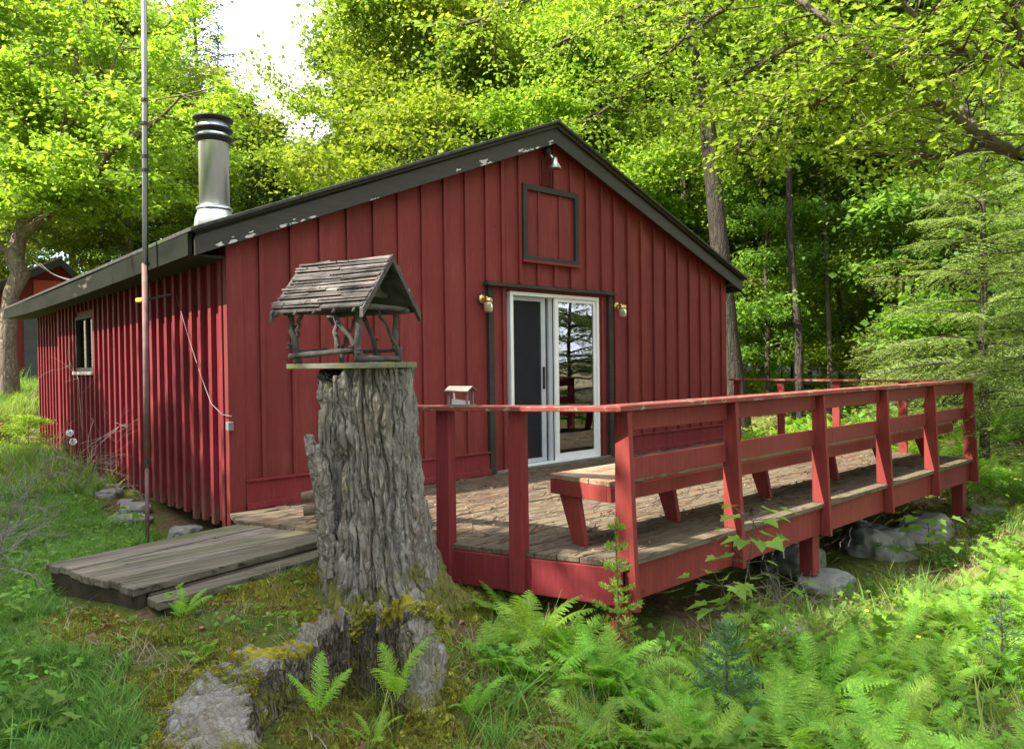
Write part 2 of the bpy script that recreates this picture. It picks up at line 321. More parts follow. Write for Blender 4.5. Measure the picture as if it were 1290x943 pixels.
def barkmat(name, base, warm, lichen=True, moss_z=None, cs=21, cel=.10, camt=.5):
    m, nt, b, v = newmat(name, .95, .15)
    f = noise(nt, mapping(nt, v, (1, 1, .18)), 28, 7, .7)
    c = ramp(nt, f, [(.25, tuple(x*.45 for x in base)), (.5, base), (.75, tuple(min(1, x*1.6) for x in base))])
    wn = noise(nt, mapping(nt, v, (1, 1, .4)), 4, 4, .6); c = mixc(nt, ramp(nt, wn, [(.5, (0, 0, 0)), (.75, (.6, .6, .6))]), c, warm)
    vo = N(nt, 'ShaderNodeTexVoronoi', feature='DISTANCE_TO_EDGE'); vo.inputs['Scale'].default_value = cs
    wv = N(nt, 'ShaderNodeVectorMath', operation='ADD'); wn2 = N(nt, 'ShaderNodeTexNoise'); wn2.inputs['Scale'].default_value = 9; wn2.inputs['Detail'].default_value = 3; nt.links.new(v, wn2.inputs[0])
    sc2 = N(nt, 'ShaderNodeVectorMath', operation='SCALE'); sc2.inputs['Scale'].default_value = .09; nt.links.new(wn2.outputs['Color'], sc2.inputs[0]); nt.links.new(v, wv.inputs[0]); nt.links.new(sc2.outputs[0], wv.inputs[1])
    nt.links.new(mapping(nt, wv.outputs[0], (1, 1, cel)), vo.inputs[0])
    c = mixc(nt, ramp(nt, vo.outputs['Distance'], [(.02, (camt,)*3), (.11, (0, 0, 0))]), c, tuple(x*.34 for x in base)); crack = ramp(nt, vo.outputs['Distance'], [(.0, (0, 0, 0)), (.16, (1, 1, 1))])
    if lichen:
        ln = noise(nt, v, 16, 7, .75); c = mixc(nt, ramp(nt, ln, [(.58, (0, 0, 0)), (.66, (.75, .75, .75))]), c, (.50, .51, .46))
        ln = noise(nt, v, 7, 7, .7); c = mixc(nt, ramp(nt, ln, [(.62, (0, 0, 0)), (.68, (.7, .7, .7))]), c, (.34, .34, .16))
    if moss_z is not None:
        sx = N(nt, 'ShaderNodeSeparateXYZ'); nt.links.new(v, sx.inputs[0])
        mr = N(nt, 'ShaderNodeMapRange'); nt.links.new(sx.outputs[2], mr.inputs[0])
        mr.inputs[1].default_value = moss_z[0]; mr.inputs[2].default_value = moss_z[1]; mr.inputs[3].default_value = .22; mr.inputs[4].default_value = -.18
        mn = noise(nt, v, 5, 6, .7); ad = N(nt, 'ShaderNodeMath', operation='ADD'); nt.links.new(mn, ad.inputs[0]); nt.links.new(mr.outputs[0], ad.inputs[1])
        c = mixc(nt, ramp(nt, ad.outputs[0], [(.55, (0, 0, 0)), (.63, (.9, .9, .9))]), c, mixc(nt, noise(nt, v, 30, 2), (.09, .105, .02), (.27, .25, .045)))
    nt.links.new(c, b.inputs['Base Color']); bump(nt, b, mixc(nt, max(.5, 1-camt), crack, noise(nt, mapping(nt, v, (1, 1, .35)), 60, 8, .8)), 1.0, .02); return m
M['stump'] = barkmat('stump_bark', (.27, .248, .222), (.24, .155, .105), True, (0.0, .62))
M['rotstump'] = barkmat('rotten_stump', (.31, .29, .26), (.22, .16, .10), True, (.0, .65), 40, .08, .3)
M['rotwood'] = barkmat('rotten_heartwood', (.19, .165, .13), (.17, .11, .065), True, (.0, .55), 46, .07, .6)
M['trunkbark'] = barkmat('tall_trunk_bark', (.060, .050, .040), (.05, .035, .025), False, None, 14, .10, .6)

M['capmoss'] = simple('cap_moss', (.13, .14, .02), (.42, .34, .05), 26, 1, bst=1, bd=.03, spec=.05)
M['crookbark'] = barkmat('crooked_bark', (.17, .135, .10), (.20, .14, .09), True, None, 7, .22, .5)
# ------------------------------------------------------------------ terrain
CP = np.array([(1.2, 4.3, -.15), (.7, 4.8, -.20), (0, 0, -.42), (1.2, 2.0, -.42), (2.4, 3.9, -.17), (1.9, 3.75, -.17), (1.7, 3.2, -.28), (1.3, 3.9, -.24), (0.7, 3.6, -.30), (.8, 6, -.27), (1.9, 7.1, -.32), (2.0, 9, -.22),
  (2.0, 12, -.13), (2, 15.3, -.08), (-4, 6, -.25), (-4, 14, .0), (2, 19.8, .55), (0, 26, .75), (4.5, 24, .68), (9, 22, .5), (3.4, 2.6, -.57), (2.75, 3.0, -.42), (2.6, 1.6, -.5), (4.6, 2.5, -.66), (6.3, 2.8, -.80),
  (8.2, 3.0, -.85), (10, 2.8, -.66), (12, 3.5, -.60), (5, 0, -.72), (8, 0, -.82), (10, -2, -.85), (4, -4, -.6), (-5, -5, -.4), (5, 5, -.5), (9, 5, -.6), (6, 10, -.3), (12, 9, -.3), (15, 6, -.25), (17, 2, -.3), (19, 4.5, -.1),
  (20, 12, .25), (27, 13.6, .58), (28, 10, .62), (30, 18, 1.0), (38, 20, 2.3), (40, 5, 1.4), (60, 30, 7), (30, 60, 6), (0, 60, 4), (60, 0, 3), (-40, 60, 3), (-60, 0, 0), (0, -60, -1), (60, -60, 0), (90, 90, 16), (-90, -90, 0), (-90, 90, 5), (90, -90, 0), (15, 20, .3), (22, 30, 1.0)], float)
def _k(r): return np.where(r > 0, r*r*np.log(r+1e-9), 0)
_n = len(CP); _A = np.zeros((_n+3, _n+3)); _D = np.linalg.norm(CP[:, None, :2]-CP[None, :, :2], axis=2)
_A[:_n, :_n] = _k(_D)+np.eye(_n)*.05; _A[:_n, _n:] = np.c_[np.ones(_n), CP[:, :2]]; _A[_n:, :_n] = _A[:_n, _n:].T
_W = np.linalg.solve(_A, np.r_[CP[:, 2], 0, 0, 0])
def ground(x, y, fine=True):
    x = np.atleast_1d(np.asarray(x, float)); y = np.atleast_1d(np.asarray(y, float))
    r = np.sqrt((x[:, None]-CP[None, :, 0])**2+(y[:, None]-CP[None, :, 1])**2)
    z = _k(r)@_W[:_n]+_W[_n]+_W[_n+1]*x+_W[_n+2]*y
    rr = np.sqrt(x*x+y*y); z = np.where(rr > 140, np.minimum(z, 14), z)
    if fine:
        p = np.stack([x, y, 0*x], -1)
        a = .03*fbm(p*1.7, 3, 3)+.012*vnoise(p*9, 5)
        inside = (x > 2.0) & (x < 10.2) & (y > 5.5) & (y < 15.6)
        z = z+np.where(inside, 0, a)*np.clip(1.2-0*rr, 0, 1)
    return z
def gz(x, y): return float(ground([x], [y])[0])
def grid_axis(lo, hi, c, fine, growth=1.12):
    a = [c]; s = fine
    while a[-1] < hi: a.append(a[-1]+s); s = s if a[-1] < c+9 else s*growth
    b = [c]; s = fine
    while b[-1] > lo: b.append(b[-1]-s); s = s if b[-1] > c-6 else s*growth
    return np.array(b[::-1][:-1]+a)
gx = grid_axis(-300, 300, 3, .06); gy = grid_axis(-300, 300, 3, .06)
GX, GY = np.meshgrid(gx, gy, indexing='ij'); fx, fy = GX.ravel(), GY.ravel()
GZ = np.concatenate([ground(fx[i:i+20000], fy[i:i+20000]) for i in range(0, len(fx), 20000)])
nx, ny = len(gx), len(gy); I = np.arange(nx*ny).reshape(nx, ny)
Fq = np.stack([I[:-1, :-1].ravel(), I[1:, :-1].ravel(), I[1:, 1:].ravel(), I[:-1, 1:].ravel()], 1)
def groundmat():
    m, nt, b, v = newmat('forest_floor', .95, .1)
    a = noise(nt, v, 1.1, 6, .65); f = noise(nt, v, 22, 8, .75)
    c = ramp(nt, f, [(.30, (.045, .032, .022)), (.5, (.13, .085, .05)), (.72, (.25, .18, .11))])
    g = ramp(nt, noise(nt, v, 30, 5, .7), [(.3, (.05, .075, .018)), (.7, (.15, .17, .035))])
    c = mixc(nt, ramp(nt, a, [(.42, (0, 0, 0)), (.52, (1, 1, 1))]), c, g)
    at_ = N(nt, 'ShaderNodeAttribute', attribute_name='lawn')
    g2 = ramp(nt, f, [(.3, (.04, .07, .018)), (.7, (.12, .17, .035))])
    c = mixc(nt, at_.outputs['Fac'], c, g2)
    a3 = N(nt, 'ShaderNodeAttribute', attribute_name='bank')
    g3 = ramp(nt, noise(nt, v, 3, 8, .7), [(.42, (.20, .14, .095)), (.52, (.34, .25, .17)), (.62, (.24, .30, .06))])
    c = mixc(nt, a3.outputs['Fac'], c, g3)
    nt.links.new(c, b.inputs['Base Color']); bump(nt, b, f, 1, .02); return m
gm = fastmesh('ground', np.stack([fx, fy, GZ], 1), Fq, [groundmat()], True)
for nm_, val in (('lawn', np.clip((1.1-fx)*1.2+.35*fbm(np.stack([fx, fy, 0*fx], -1)*1.3, 3), 0, 1)*np.clip((30-fy)/4, 0, 1)), ('bank', np.clip((np.hypot(fx, fy)-19)/8, 0, 1))):
    at_ = gm.attributes.new(nm_, 'FLOAT', 'POINT'); at_.data.foreach_set('value', val.astype(np.float32))
go = bpy.data.objects.new('ground', gm); link(go); tag(go, 'uneven mossy forest floor around the cabin', kind='structure')
# road beyond the trees on the right
rl = [(44, -14), (32, -1), (26, 6.0), (25, 11), (27.5, 17), (33, 25), (45, 36)]
rp = []
for i in range(len(rl)-1):
    p0 = np.array(rl[max(i-1, 0)]); p1 = np.array(rl[i]); p2 = np.array(rl[i+1]); p3 = np.array(rl[min(i+2, len(rl)-1)])
    for t in np.linspace(0, 1, 14, endpoint=False):
        rp.append(.5*((2*p1)+(-p0+p2)*t+(2*p0-5*p1+4*p2-p3)*t*t+(-p0+3*p1-3*p2+p3)*t**3))
rp = np.array(rp); tg = np.gradient(rp, axis=0); tg /= np.linalg.norm(tg, axis=1)[:, None]; nn = np.stack([-tg[:, 1], tg[:, 0]], 1)
V = []; K = 9
for k in np.linspace(-2.4, 2.4, K): q = rp+nn*k; V.append(np.c_[q, ground(q[:, 0], q[:, 1])+.10])
V = np.array(V).transpose(1, 0, 2).reshape(-1, 3); m_ = len(rp); I = np.arange(m_*K).reshape(m_, K)
rd = bpy.data.objects.new('road', fastmesh('road', V, np.stack([I[:-1, :-1].ravel(), I[:-1, 1:].ravel(), I[1:, 1:].ravel(), I[1:, :-1].ravel()], 1), [M['asphalt']], True)); link(rd)
tag(rd, 'pale asphalt road passing beyond the trees', kind='structure')

# ------------------------------------------------------------------ cabin
X0, X1, Y0, Y1 = 2.33, 9.80, 6.094, 15.35
AX, AZ, LX, LZ, RX, RZ = 6.06, 3.95, 2.0, 2.27, 10.08, 2.44
def rooftop(x): return AZ+(LZ-AZ)*(AX-x)/(AX-LX) if x < AX else AZ+(RZ-AZ)*(x-AX)/(RX-AX)
def rz_(x): return rooftop(x)-.10
cab = thing('cabin', 'red board-and-batten cabin with dark gable trim and a sliding glass door', 'cabin', (X0, Y0, 0))
mb = MB(); DX0, DX1, DZ1 = 5.40, 6.92, 2.02
mb.prism([(X0, -.12), (DX0, -.12), (DX0, rz_(DX0)), (X0, rz_(X0))], Y0, Y0+.1, 'y')
mb.prism([(DX1, -.12), (X1, -.12), (X1, rz_(X1)), (DX1, rz_(DX1))], Y0, Y0+.1, 'y')
mb.prism([(DX0, DZ1), (DX1, DZ1), (DX1, rz_(DX1)), (AX, rz_(AX)), (DX0, rz_(DX0))], Y0, Y0+.1, 'y')
rng = random.Random(3)
bx = [2.59+.28*i for i in range(-0, 10)]+[5.34]
bx += [5.60, 5.88, 6.16, 6.44, 6.72, 7.0]+[7.24+.2745*i for i in range(10)]
for b in bx:
    lo = .245
    if 5.1 < b < 7.15: lo = 2.10
    if 5.2 < b < 5.4: lo = 0.03
    top = rz_(b)-.015; tl = rng.uniform(-.003, .003)
    segs = [(lo, top)]
    if 5.63 < b < 6.55: segs = [(lo, 2.37), (3.25, top)]
    if 5.8 < b < 6.1 : segs = [(lo, 2.37)]
    for s0, s1 in segs: mb.hexa([(b-.021+tl, Y0-.03, s0), (b+.021+tl, Y0-.03, s0), (b+.021+tl, Y0+.001, s0), (b-.021+tl, Y0+.001, s0), (b-.021, Y0-.03, s1), (b+.021, Y0-.03, s1), (b+.021, Y0+.001, s1), (b-.021, Y0+.001, s1)])
for b in (5.34,): mb.box((b-.02, Y0-.02, .03), (b+.02, Y0+.001, 2.02))
mb.box((7.0-.02, Y0-.018, .03), (7.0+.02, Y0+.001, 2.02))
mb.build('front_wall', M['red'], cab, .003)
mb = MB(); mb.box((X0-.045, Y0-.028, -.12), (X0+.09, Y0+.05, rz_(X0)-.0)); mb.build('corner_board', M['red'], cab, .003); mb = MB(); mb.box((X1-.06, Y0-.026, -.12), (X1+.02, Y0+.05, rz_(X1)))
mb.build('corner_board', M['red'], cab, .003)
for a, b in ((X0+.092, 5.10), (7.17, X1-.062)):
    mb = MB(); mb.box((a, Y0-.034, .02), (b, Y0-.001, .235)); mb.box((a, Y0-.055, .235), (b, Y0-.002, .252)); mb.box((a, Y0-.06, .0), (b, Y0-.036, .06))
    mb.build('base_board', M['redside'], cab, .003)
# side walls: thick battens
def sidewall(name, x, sgn, y0, y1):
    m = MB(); m.box((min(x, x-sgn*.1), y0, -.13), (max(x, x-sgn*.1), y1, rooftop(x)-.13 if sgn < 0 else rz_(x)))
    k = y0+.12; rr = random.Random(5)
    while k < y1-.05:
        jt = rr.uniform(-.006, .006); zb = -.16+rr.uniform(-.02, .015)
        m.box((min(x, x+sgn*.042), k-.032+jt, zb), (max(x, x+sgn*.042), k+.032+jt, rooftop(x)-.135)); k += .245
    return m.build(name, M['redside'], cab, .004)
WY0, WY1, WZ0, WZ1 = 10.72, 11.76, 1.17, 1.93
m_ = MB(); xl = X0
for (a, b, c, d) in ((Y0+.05, WY0, -.13, rooftop(xl)-.13), (WY1, 12.9, -.13, rooftop(xl)-.13), (WY0, WY1, -.13, WZ0), (WY0, WY1, WZ1, rooftop(xl)-.13)):
    m_.box((xl, a, c), (xl+.1, b, d))
m_.box((xl+.12, 12.9, -.13), (xl+.22, Y1, rooftop(xl)-.13))
k = Y0+.125; rr = random.Random(5)
while k < Y1-.02:
    xo = xl if k < 12.9 else xl+.12; zb = -.17+rr.uniform(-.02, .015); jt = rr.uniform(-.008, .008)
    hh = rooftop(xl)-.135
    segs = [(zb, hh)] if not (WY0-.02 < k < WY1+.03) else [(zb, WZ0-.05), (WZ1+.06, hh)]
    for a, b in segs: m_.box((xo-.045, k-.034+jt, a), (xo+.002, k+.034+jt, b))
    k += .245
m_.build('left_wall', M['redfoot'], cab, .004)
m_ = MB(); m_.box((X1-.1, Y0+.1, -.13), (X1, Y1, rz_(X1))); m_.prism([(X0+.23, -.13), (X1-.1, -.13), (X1-.1, rz_(X1)), (AX, rz_(AX)), (X0+.23, rz_(X0+.23))], Y1-.1, Y1, 'y')
m_.build('rear_wall', M['red'], cab)
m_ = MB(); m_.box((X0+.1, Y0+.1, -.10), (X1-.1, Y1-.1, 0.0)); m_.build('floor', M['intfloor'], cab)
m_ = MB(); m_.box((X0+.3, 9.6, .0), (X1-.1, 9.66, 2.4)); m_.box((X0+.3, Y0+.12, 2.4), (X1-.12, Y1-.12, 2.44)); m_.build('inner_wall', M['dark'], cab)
# roof
YF, YB = 5.945, 15.55
def slab(xa, xb, off0, off1, y0, y1, n=1):
    return [(xa, y0, rooftop(xa)+off0), (xb, y0, rooftop(xb)+off0), (xb, y1, rooftop(xb)+off0), (xa, y1, rooftop(xa)+off0), (xa, y0, rooftop(xa)+off1), (xb, y0, rooftop(xb)+off1), (xb, y1, rooftop(xb)+off1), (xa, y1, rooftop(xa)+off1)]
m_ = MB(); m_.hexa(slab(LX-.05, AX, .012, .045, YF-.06, YB+.03)); m_.hexa(slab(AX+.0001, RX+.05, .012, .045, YF-.06, YB+.03))
rc = np.random.default_rng(1)
roof = m_.build('roof', M['roof'], cab, .006)
m_ = MB(); m_.hexa(slab(LX+.02, AX, -.10, .01, YF+.03, YB)); m_.hexa(slab(AX+.0001, RX-.02, -.10, .01, YF+.03, YB)); m_.build('roof_deck', M['soffit'], cab)
def fasc(off0, off1, y0, y1, e0=0, e1=0):
    m = MB()
    m.hexa([(LX-e0, y0, rooftop(LX)+off0+.03-.41*e0), (AX, y0, AZ+off0), (AX, y1, AZ+off0), (LX-e0, y1, rooftop(LX)+off0+.03-.41*e0), (LX-e0, y0, rooftop(LX)+off1-.41*e0), (AX, y0, AZ+off1), (AX, y1, AZ+off1), (LX-e0, y1, rooftop(LX)+off1-.41*e0)])
    m.hexa([(AX, y0, AZ+off0), (RX+e1, y0, RZ+off0+.03-.37*e1), (RX+e1, y1, RZ+off0+.03-.37*e1), (AX, y1, AZ+off0), (AX, y0, AZ+off1), (RX+e1, y0, RZ+off1-.37*e1), (RX+e1, y1, RZ+off1-.37*e1), (AX, y1, AZ+off1)])
    return m
def peelmat():
    m, nt, b, v = newmat('peeling_fascia', .6, .3)
    base = ramp(nt, noise(nt, mapping(nt, v, (.1, 1, 1)), 20, 4), [(.3, (.034, .032, .028)), (.7, (.052, .048, .042))])
    nt.links.new(base, b.inputs['Base Color']); bump(nt, b, noise(nt, mapping(nt, v, (.06, 1, 1)), 40, 4), .3, .004); return m
fo = fasc(-.215, -.035, YF, YF+.03).build('gable_fascia', peelmat(), cab, .003)
fasc(-.035, .012, YF-.03, YF+.028, .02, .02).build('drip_board', M['trim'], cab, .003)
# flaked paint patches on the fascia: thin irregular bare flakes
flake = simple('bare_flake', (.42, .41, .40), (.62, .61, .60), 20, .8)
m_ = MB(); rr = random.Random(8)
for cxp, wd, nf in ((2.28, .10, 16), (2.47, .05, 6), (2.80, .13, 20), (3.02, .06, 7), (3.62, .05, 4), (4.62, .04, 3), (4.98, .09, 14), (5.6, .11, 15), (5.78, .04, 4), (5.98, .05, 6)):
    for q in range(nf):
        cx_ = cxp+rr.gauss(0, .5)*wd; sz = rr.uniform(.008, .034); cz_ = rooftop(cx_)-.205+abs(rr.gauss(0, .028)); n = 9
        P = [(cx_+math.cos(t*2*math.pi/n)*sz*rr.uniform(.5, 1.5), cz_+.41*math.cos(t*2*math.pi/n)*sz+math.sin(t*2*math.pi/n)*sz*.5*rr.uniform(.3, 1.1)) for t in range(n)]
        P = [(a, max(b, rooftop(a)-.211+.03*max(0, (AX-a)/4))) for a, b in P]
        m_.prism(P, YF-.0015-q*.0002, YF+.001, 'y')
fl = m_.build('peeled_patch', flake, fo)
# eave fascia and soffit left (a little sag and an upturned far end)
ys = np.linspace(YF+.03, YB, 24)
def eave(name, x0, x1, z0, z1, mat, sag=.03):
    V = []; 
    for y in ys:
        t = (y-YF)/(YB-YF); s = -sag*math.sin(math.pi*t)+.06*max(0, t-.8)*2
        V += [(x0, y, z0+s), (x1, y, z0+s+.02), (x1, y, z1+s+.01), (x0, y, z1+s)]
    F = [(0, 1, 2, 3), tuple(len(V)-4+i for i in (3, 2, 1, 0))]
    for i in range(len(ys)-1):
        for k in range(4): F.append((i*4+k, (i+1)*4+k, (i+1)*4+(k+1) % 4, i*4+(k+1) % 4))
    m = MB(); m.add(V, F); return m.build(name, mat, cab)
eave('eave_fascia', LX-.045, LX-.012, LZ-.185, LZ+.004, simple('mossy_fascia', (.012, .015, .011), (.024, .026, .019), 5, .9, spec=.05, sc=(1, .2, 1), extra=[((.30, .27, .22), 1.6, .63, .06)]))
m_ = MB(); m_.box((LX+.0, Y0, LZ-.17), (X0+.02, YB-.05, LZ-.15)); m_.build('soffit', M['soffit'], cab)
m_ = MB(); m_.box((X1-.0, YF+.04, RZ-.10), (RX-.02, YB-.05, RZ-.08)); m_.box((RX-.02, YF+.035, RZ-.19), (RX+.01, YB, RZ)); m_.build('soffit', M['soffit'], cab)
# sliding door
dr = MB(); fr_ = .045
ya, yb = Y0-.03, Y0+.09
dr.box((DX0+.03, ya, .03), (DX0+.03+fr_, yb, 2.01)).box((6.875, ya, .03), (6.915, yb, 2.01)).box((DX0+.03+fr_, ya, 1.968), (6.875, yb, 2.01)).box((DX0+.03+fr_, ya-.01, .0), (6.875, yb, .045))
door = dr.build('sliding_door', M['white'], cab, .003)
pn = MB(); a, b = 6.15, 6.873
pn.box((a, Y0-.012, .047), (a+.06, Y0+.02, 1.966)).box((b-.045, Y0-.012, .047), (b, Y0+.02, 1.966)).box((a+.06, Y0-.01, 1.925), (b-.045, Y0+.018, 1.965)).box((a+.06, Y0-.01, .048), (b-.045, Y0+.018, .125))
pn.build('door_panel', M['white'], door, .003)
g = MB(); g.box((a+.06, Y0+.002, .125), (b-.045, Y0+.008, 1.925)); g.build('pane', M['glass'], door)
sp = MB(); a, b = 5.477, 6.10
sp.box((a+.50, Y0+.045, .047), (a+.57, Y0+.075, 1.966)).box((a+.61, Y0+.03, .047), (a+.67, Y0+.07, 1.966)).box((a, Y0+.045, .047), (a+.03, Y0+.075, 1.966)).box((a+.03, Y0+.047, 1.92), (a+.5, Y0+.073, 1.965)).box((a+.03, Y0+.047, .048), (a+.5, Y0+.073, .1))
sp.build('screen_frame', M['grey_al'], door, .003)
g = MB(); g.box((a+.03, Y0+.058, .1), (a+.5, Y0+.061, 1.92)); g.build('screen_mesh', M['screen'], door)
h = MB(); h.box((a+.515, Y0+.018, .90), (a+.535, Y0+.05, 1.16)); h.build('handle', M['blackmetal'], door, .004); h = MB(); h.box((a+.012, Y0+.02, .98), (a+.03, Y0+.05, 1.10)); h.build('handle', M['blackmetal'], door, .004)
cu = MB()
for i in range(5): cu.box((6.60+i*.045, Y0+.13+.012*(i % 2), .1), (6.64+i*.045, Y0+.137+.012*(i % 2), 1.95))
cu.build('blind', simple('blind_slat', (.5, .5, .46), (.6, .6, .56), 5, .8), door)
tr_ = MB(); tr_.box((5.10, Y0-.05, .0), (5.175, Y0+.0, 2.045)); tr_.build('door_trim', M['trim'], cab, .003); tr_ = MB(); tr_.box((7.085, Y0-.05, .0), (7.165, Y0+.0, 2.045)); tr_.build('door_trim', M['trim'], cab, .003)
tr_ = MB(); tr_.hexa([(5.06, Y0-.10, 2.045), (7.19, Y0-.10, 2.045), (7.19, Y0-.001, 2.055), (5.06, Y0-.001, 2.055), (5.06, Y0-.10, 2.065), (7.19, Y0-.10, 2.065), (7.19, Y0-.001, 2.10), (5.06, Y0-.001, 2.10)])
tr_.build('door_header', M['trim'], cab, .003)
tr_ = MB(); tr_.box((5.18, Y0-.07, -.01), (7.08, Y0-.032, .03)); tr_.build('door_sill', M['greywood'], cab, .003)
# loft hatch
ha = MB(); a, b, c, d = 5.63, 6.55, 2.38, 3.24; t = .065
ha.box((a, Y0-.05, c), (a+t, Y0-.001, d)).box((b-t, Y0-.05, c), (b, Y0-.001, d)).box((a+t, Y0-.048, d-t), (b-t, Y0-.001, d)).box((a+t, Y0-.048, c), (b-t, Y0-.001, c+t*.7))
hf = ha.build('loft_hatch', M['trim'], cab, .003)
ha = MB(); ha.box((a+t, Y0-.012, c+t*.7), (b-t, Y0-.002, d-t))
for q in (5.9, 6.24): ha.box((q-.02, Y0-.03, c+t*.7), (q+.02, Y0-.0125, d-t))
ha.build('hatch_panel', M['red'], hf, .002)
ha = MB(); ha.box((a-.02, Y0-.07, c-.035), (b+.02, Y0-.022, c-.003)); ha.build('hatch_sill', M['red'], cab, .003)
# louvre
lv = MB(); lv.box((5.93, Y0-.012, 3.26), (5.945, Y0-.001, 3.60)).box((6.115, Y0-.012, 3.26), (6.13, Y0-.001, 3.60))
z = 3.27
while z < 3.6: lv.hexa([(5.945, Y0-.028, z), (6.115, Y0-.028, z), (6.115, Y0-.004, z+.014), (5.945, Y0-.004, z+.014), (5.945, Y0-.028, z+.006), (6.115, Y0-.028, z+.006), (6.115, Y0-.004, z+.02), (5.945, Y0-.004, z+.02)]); z += .025
lv.build('vent_louvre', M['red'], cab)
# lamps
def walllamp(x, z):
    m = MB(); m.lathe([(.052, -.012), (.052, .0), (.03, .012)], (0, 0, 0), 20)
    v = [(x+p[0], Y0-.022-p[2]-.012, z+p[1]) for p in m.v]; m.v = v
    m.tube([(x, Y0-.03, z), (x, Y0-.08, z+.02), (x+.0, Y0-.12, z+.0)], .014, 8)
    m.lathe([(.018, .03), (.045, .02), (.05, -.005), (.046, -.02)], (x, Y0-.125, z-.02), 18)
    o = m.build('wall_lamp', M['brass'], cab, smooth=True)
    j = MB(); j.lathe([(.044, -.02), (.048, -.06), (.048, -.11), (.036, -.125)], (x, Y0-.125, z-.02), 18)
    mm, nt, b, vv = newmat('lamp_jar', .15, .6); b.inputs['Base Color'].default_value = (.75, .62, .42, 1); b.inputs['Transmission Weight'].default_value = .6
    j.build('lamp_shade', mm, o, smooth=True)
walllamp(5.03, 1.90); walllamp(7.26, 1.92)
m_ = MB(); fx_, fz_ = 6.02, 3.62
m_.tube([(fx_, Y0-.02, fz_), (fx_, Y0-.09, fz_+.0), (fx_+.01, Y0-.14, fz_-.07)], .013, 8)
m_.lathe([(.03, 0), (.036, -.05), (.075, -.12), (.07, -.125), (.02, -.10)], (fx_+.01, Y0-.16, fz_-.06), 20)
fl2 = m_.build('floodlight', M['steel'], cab, smooth=True)
m_ = MB(); m_.lathe([(.045, 0), (.045, .07), (.02, .09)], (fx_, Y0-.05, fz_-.0), 14); m_.build('lamp_bracket', M['blackmetal'], fl2, smooth=True)
# side window
wn = MB(); xw = X0
wn.box((xw-.03, WY0, WZ0), (xw+.08, WY0+.05, WZ1)).box((xw-.03, WY1-.05, WZ0), (xw+.08, WY1, WZ1)).box((xw-.03, WY0+.05, WZ1-.05), (xw+.08, WY1-.05, WZ1)).box((xw-.03, WY0+.05, WZ0), (xw+.08, WY1-.05, WZ0+.05)).box((xw-.01, 11.2, WZ0+.05), (xw+.05, 11.24, WZ1-.05))
wf = wn.build('window', M['trim'], cab, .003)
g = MB(); g.box((xw+.02, WY0+.05, WZ0+.05), (xw+.026, WY1-.05, WZ1-.05)); g.build('pane', M['glass'], wf)
g = MB(); g.box((xw-.07, WY0-.04, WZ0-.045), (xw+.0, WY1+.04, WZ0-.002)); g.build('sill', simple('pale_sill', (.45, .36, .33), (.6, .5, .46), 6, .7), wf, .003)
g = MB(); g.box((xw+.08, 11.3, WZ0), (xw+.085, WY1-.05, WZ1)); g.build('curtain', M['whitecloth'], wf)
# wires, socket on the left wall
m_ = MB(); pts = [px(222, 372, X0-.06), px(236, 420, X0-.07), px(252, 470, X0-.08), px(266, 508, X0-.08), px(280, 522, X0-.07), px(292, 524, X0-.06)]
m_.tube([px(222, 372, X0-.06)]+pts[1:], .0035, 6)
m_.build('wall_cable', M['cable'], cab, smooth=True)
m_ = MB(); p = px(289, 536, X0-.05); m_.box(p-[.02, .03, .04], p+[.025, .03, .03]); m_.build('outlet_box', M['cable'], cab, .005)
m_ = MB(); p = px(200, 372, X0-.05); m_.bar(px(220, 370, X0-.03), px(176, 379, X0-.22), .02, .02); m_.build('wire_bracket', M['blackmetal'], cab)
m_ = MB(); p = px(179, 378, X0-.22); m_.bar(p-[.0, .05, 0], p+[-.03, .06, .0], .045, .045); m_.build('insulator', M['yellow'], cab, .012)
# chimney
chx, chy = 3.13, 8.62; cz = rooftop(chx)+.09
m_ = MB(); m_.lathe([(.245, -.15), (.215, .10), (.188, .17), (.186, .19)], (chx, chy, cz), 32); m_.lathe([(.165, .1), (.165, 1.02), (.17, 1.03), (.17, 1.10)], (chx, chy, cz), 32)
ch = m_.build('chimney', M['steel'], cab, smooth=True)
for p in ch.data.polygons: p.use_smooth = True
m_ = MB(); m_.lathe([(.168, .19), (.203, .20), (.200, .215), (.168, .235)], (chx, chy, cz), 32); m_.build('storm_collar', M['steel'], ch)
m_ = MB()
for zz in (1.00, 1.10): m_.lathe([(.150, zz+.045), (.215, zz+.028), (.215, zz+.012), (.165, zz-.035)], (chx, chy, cz), 32)
m_.lathe([(.12, 1.15), (.12, 1.23)], (chx, chy, cz), 24)
m_.lathe([(.15, 1.215), (.222, 1.235), (.220, 1.25), (.06, 1.285), (.01, 1.29)], (chx, chy, cz), 32); m_.build('chimney_cap', M['blackmetal'], ch, smooth=False)
m_ = MB(); m_.lathe([(.172, 1.13), (.178, 1.14), (.15, 1.21)], (chx, chy, cz), 32); m_.build('cap_band', M['steel'], ch)

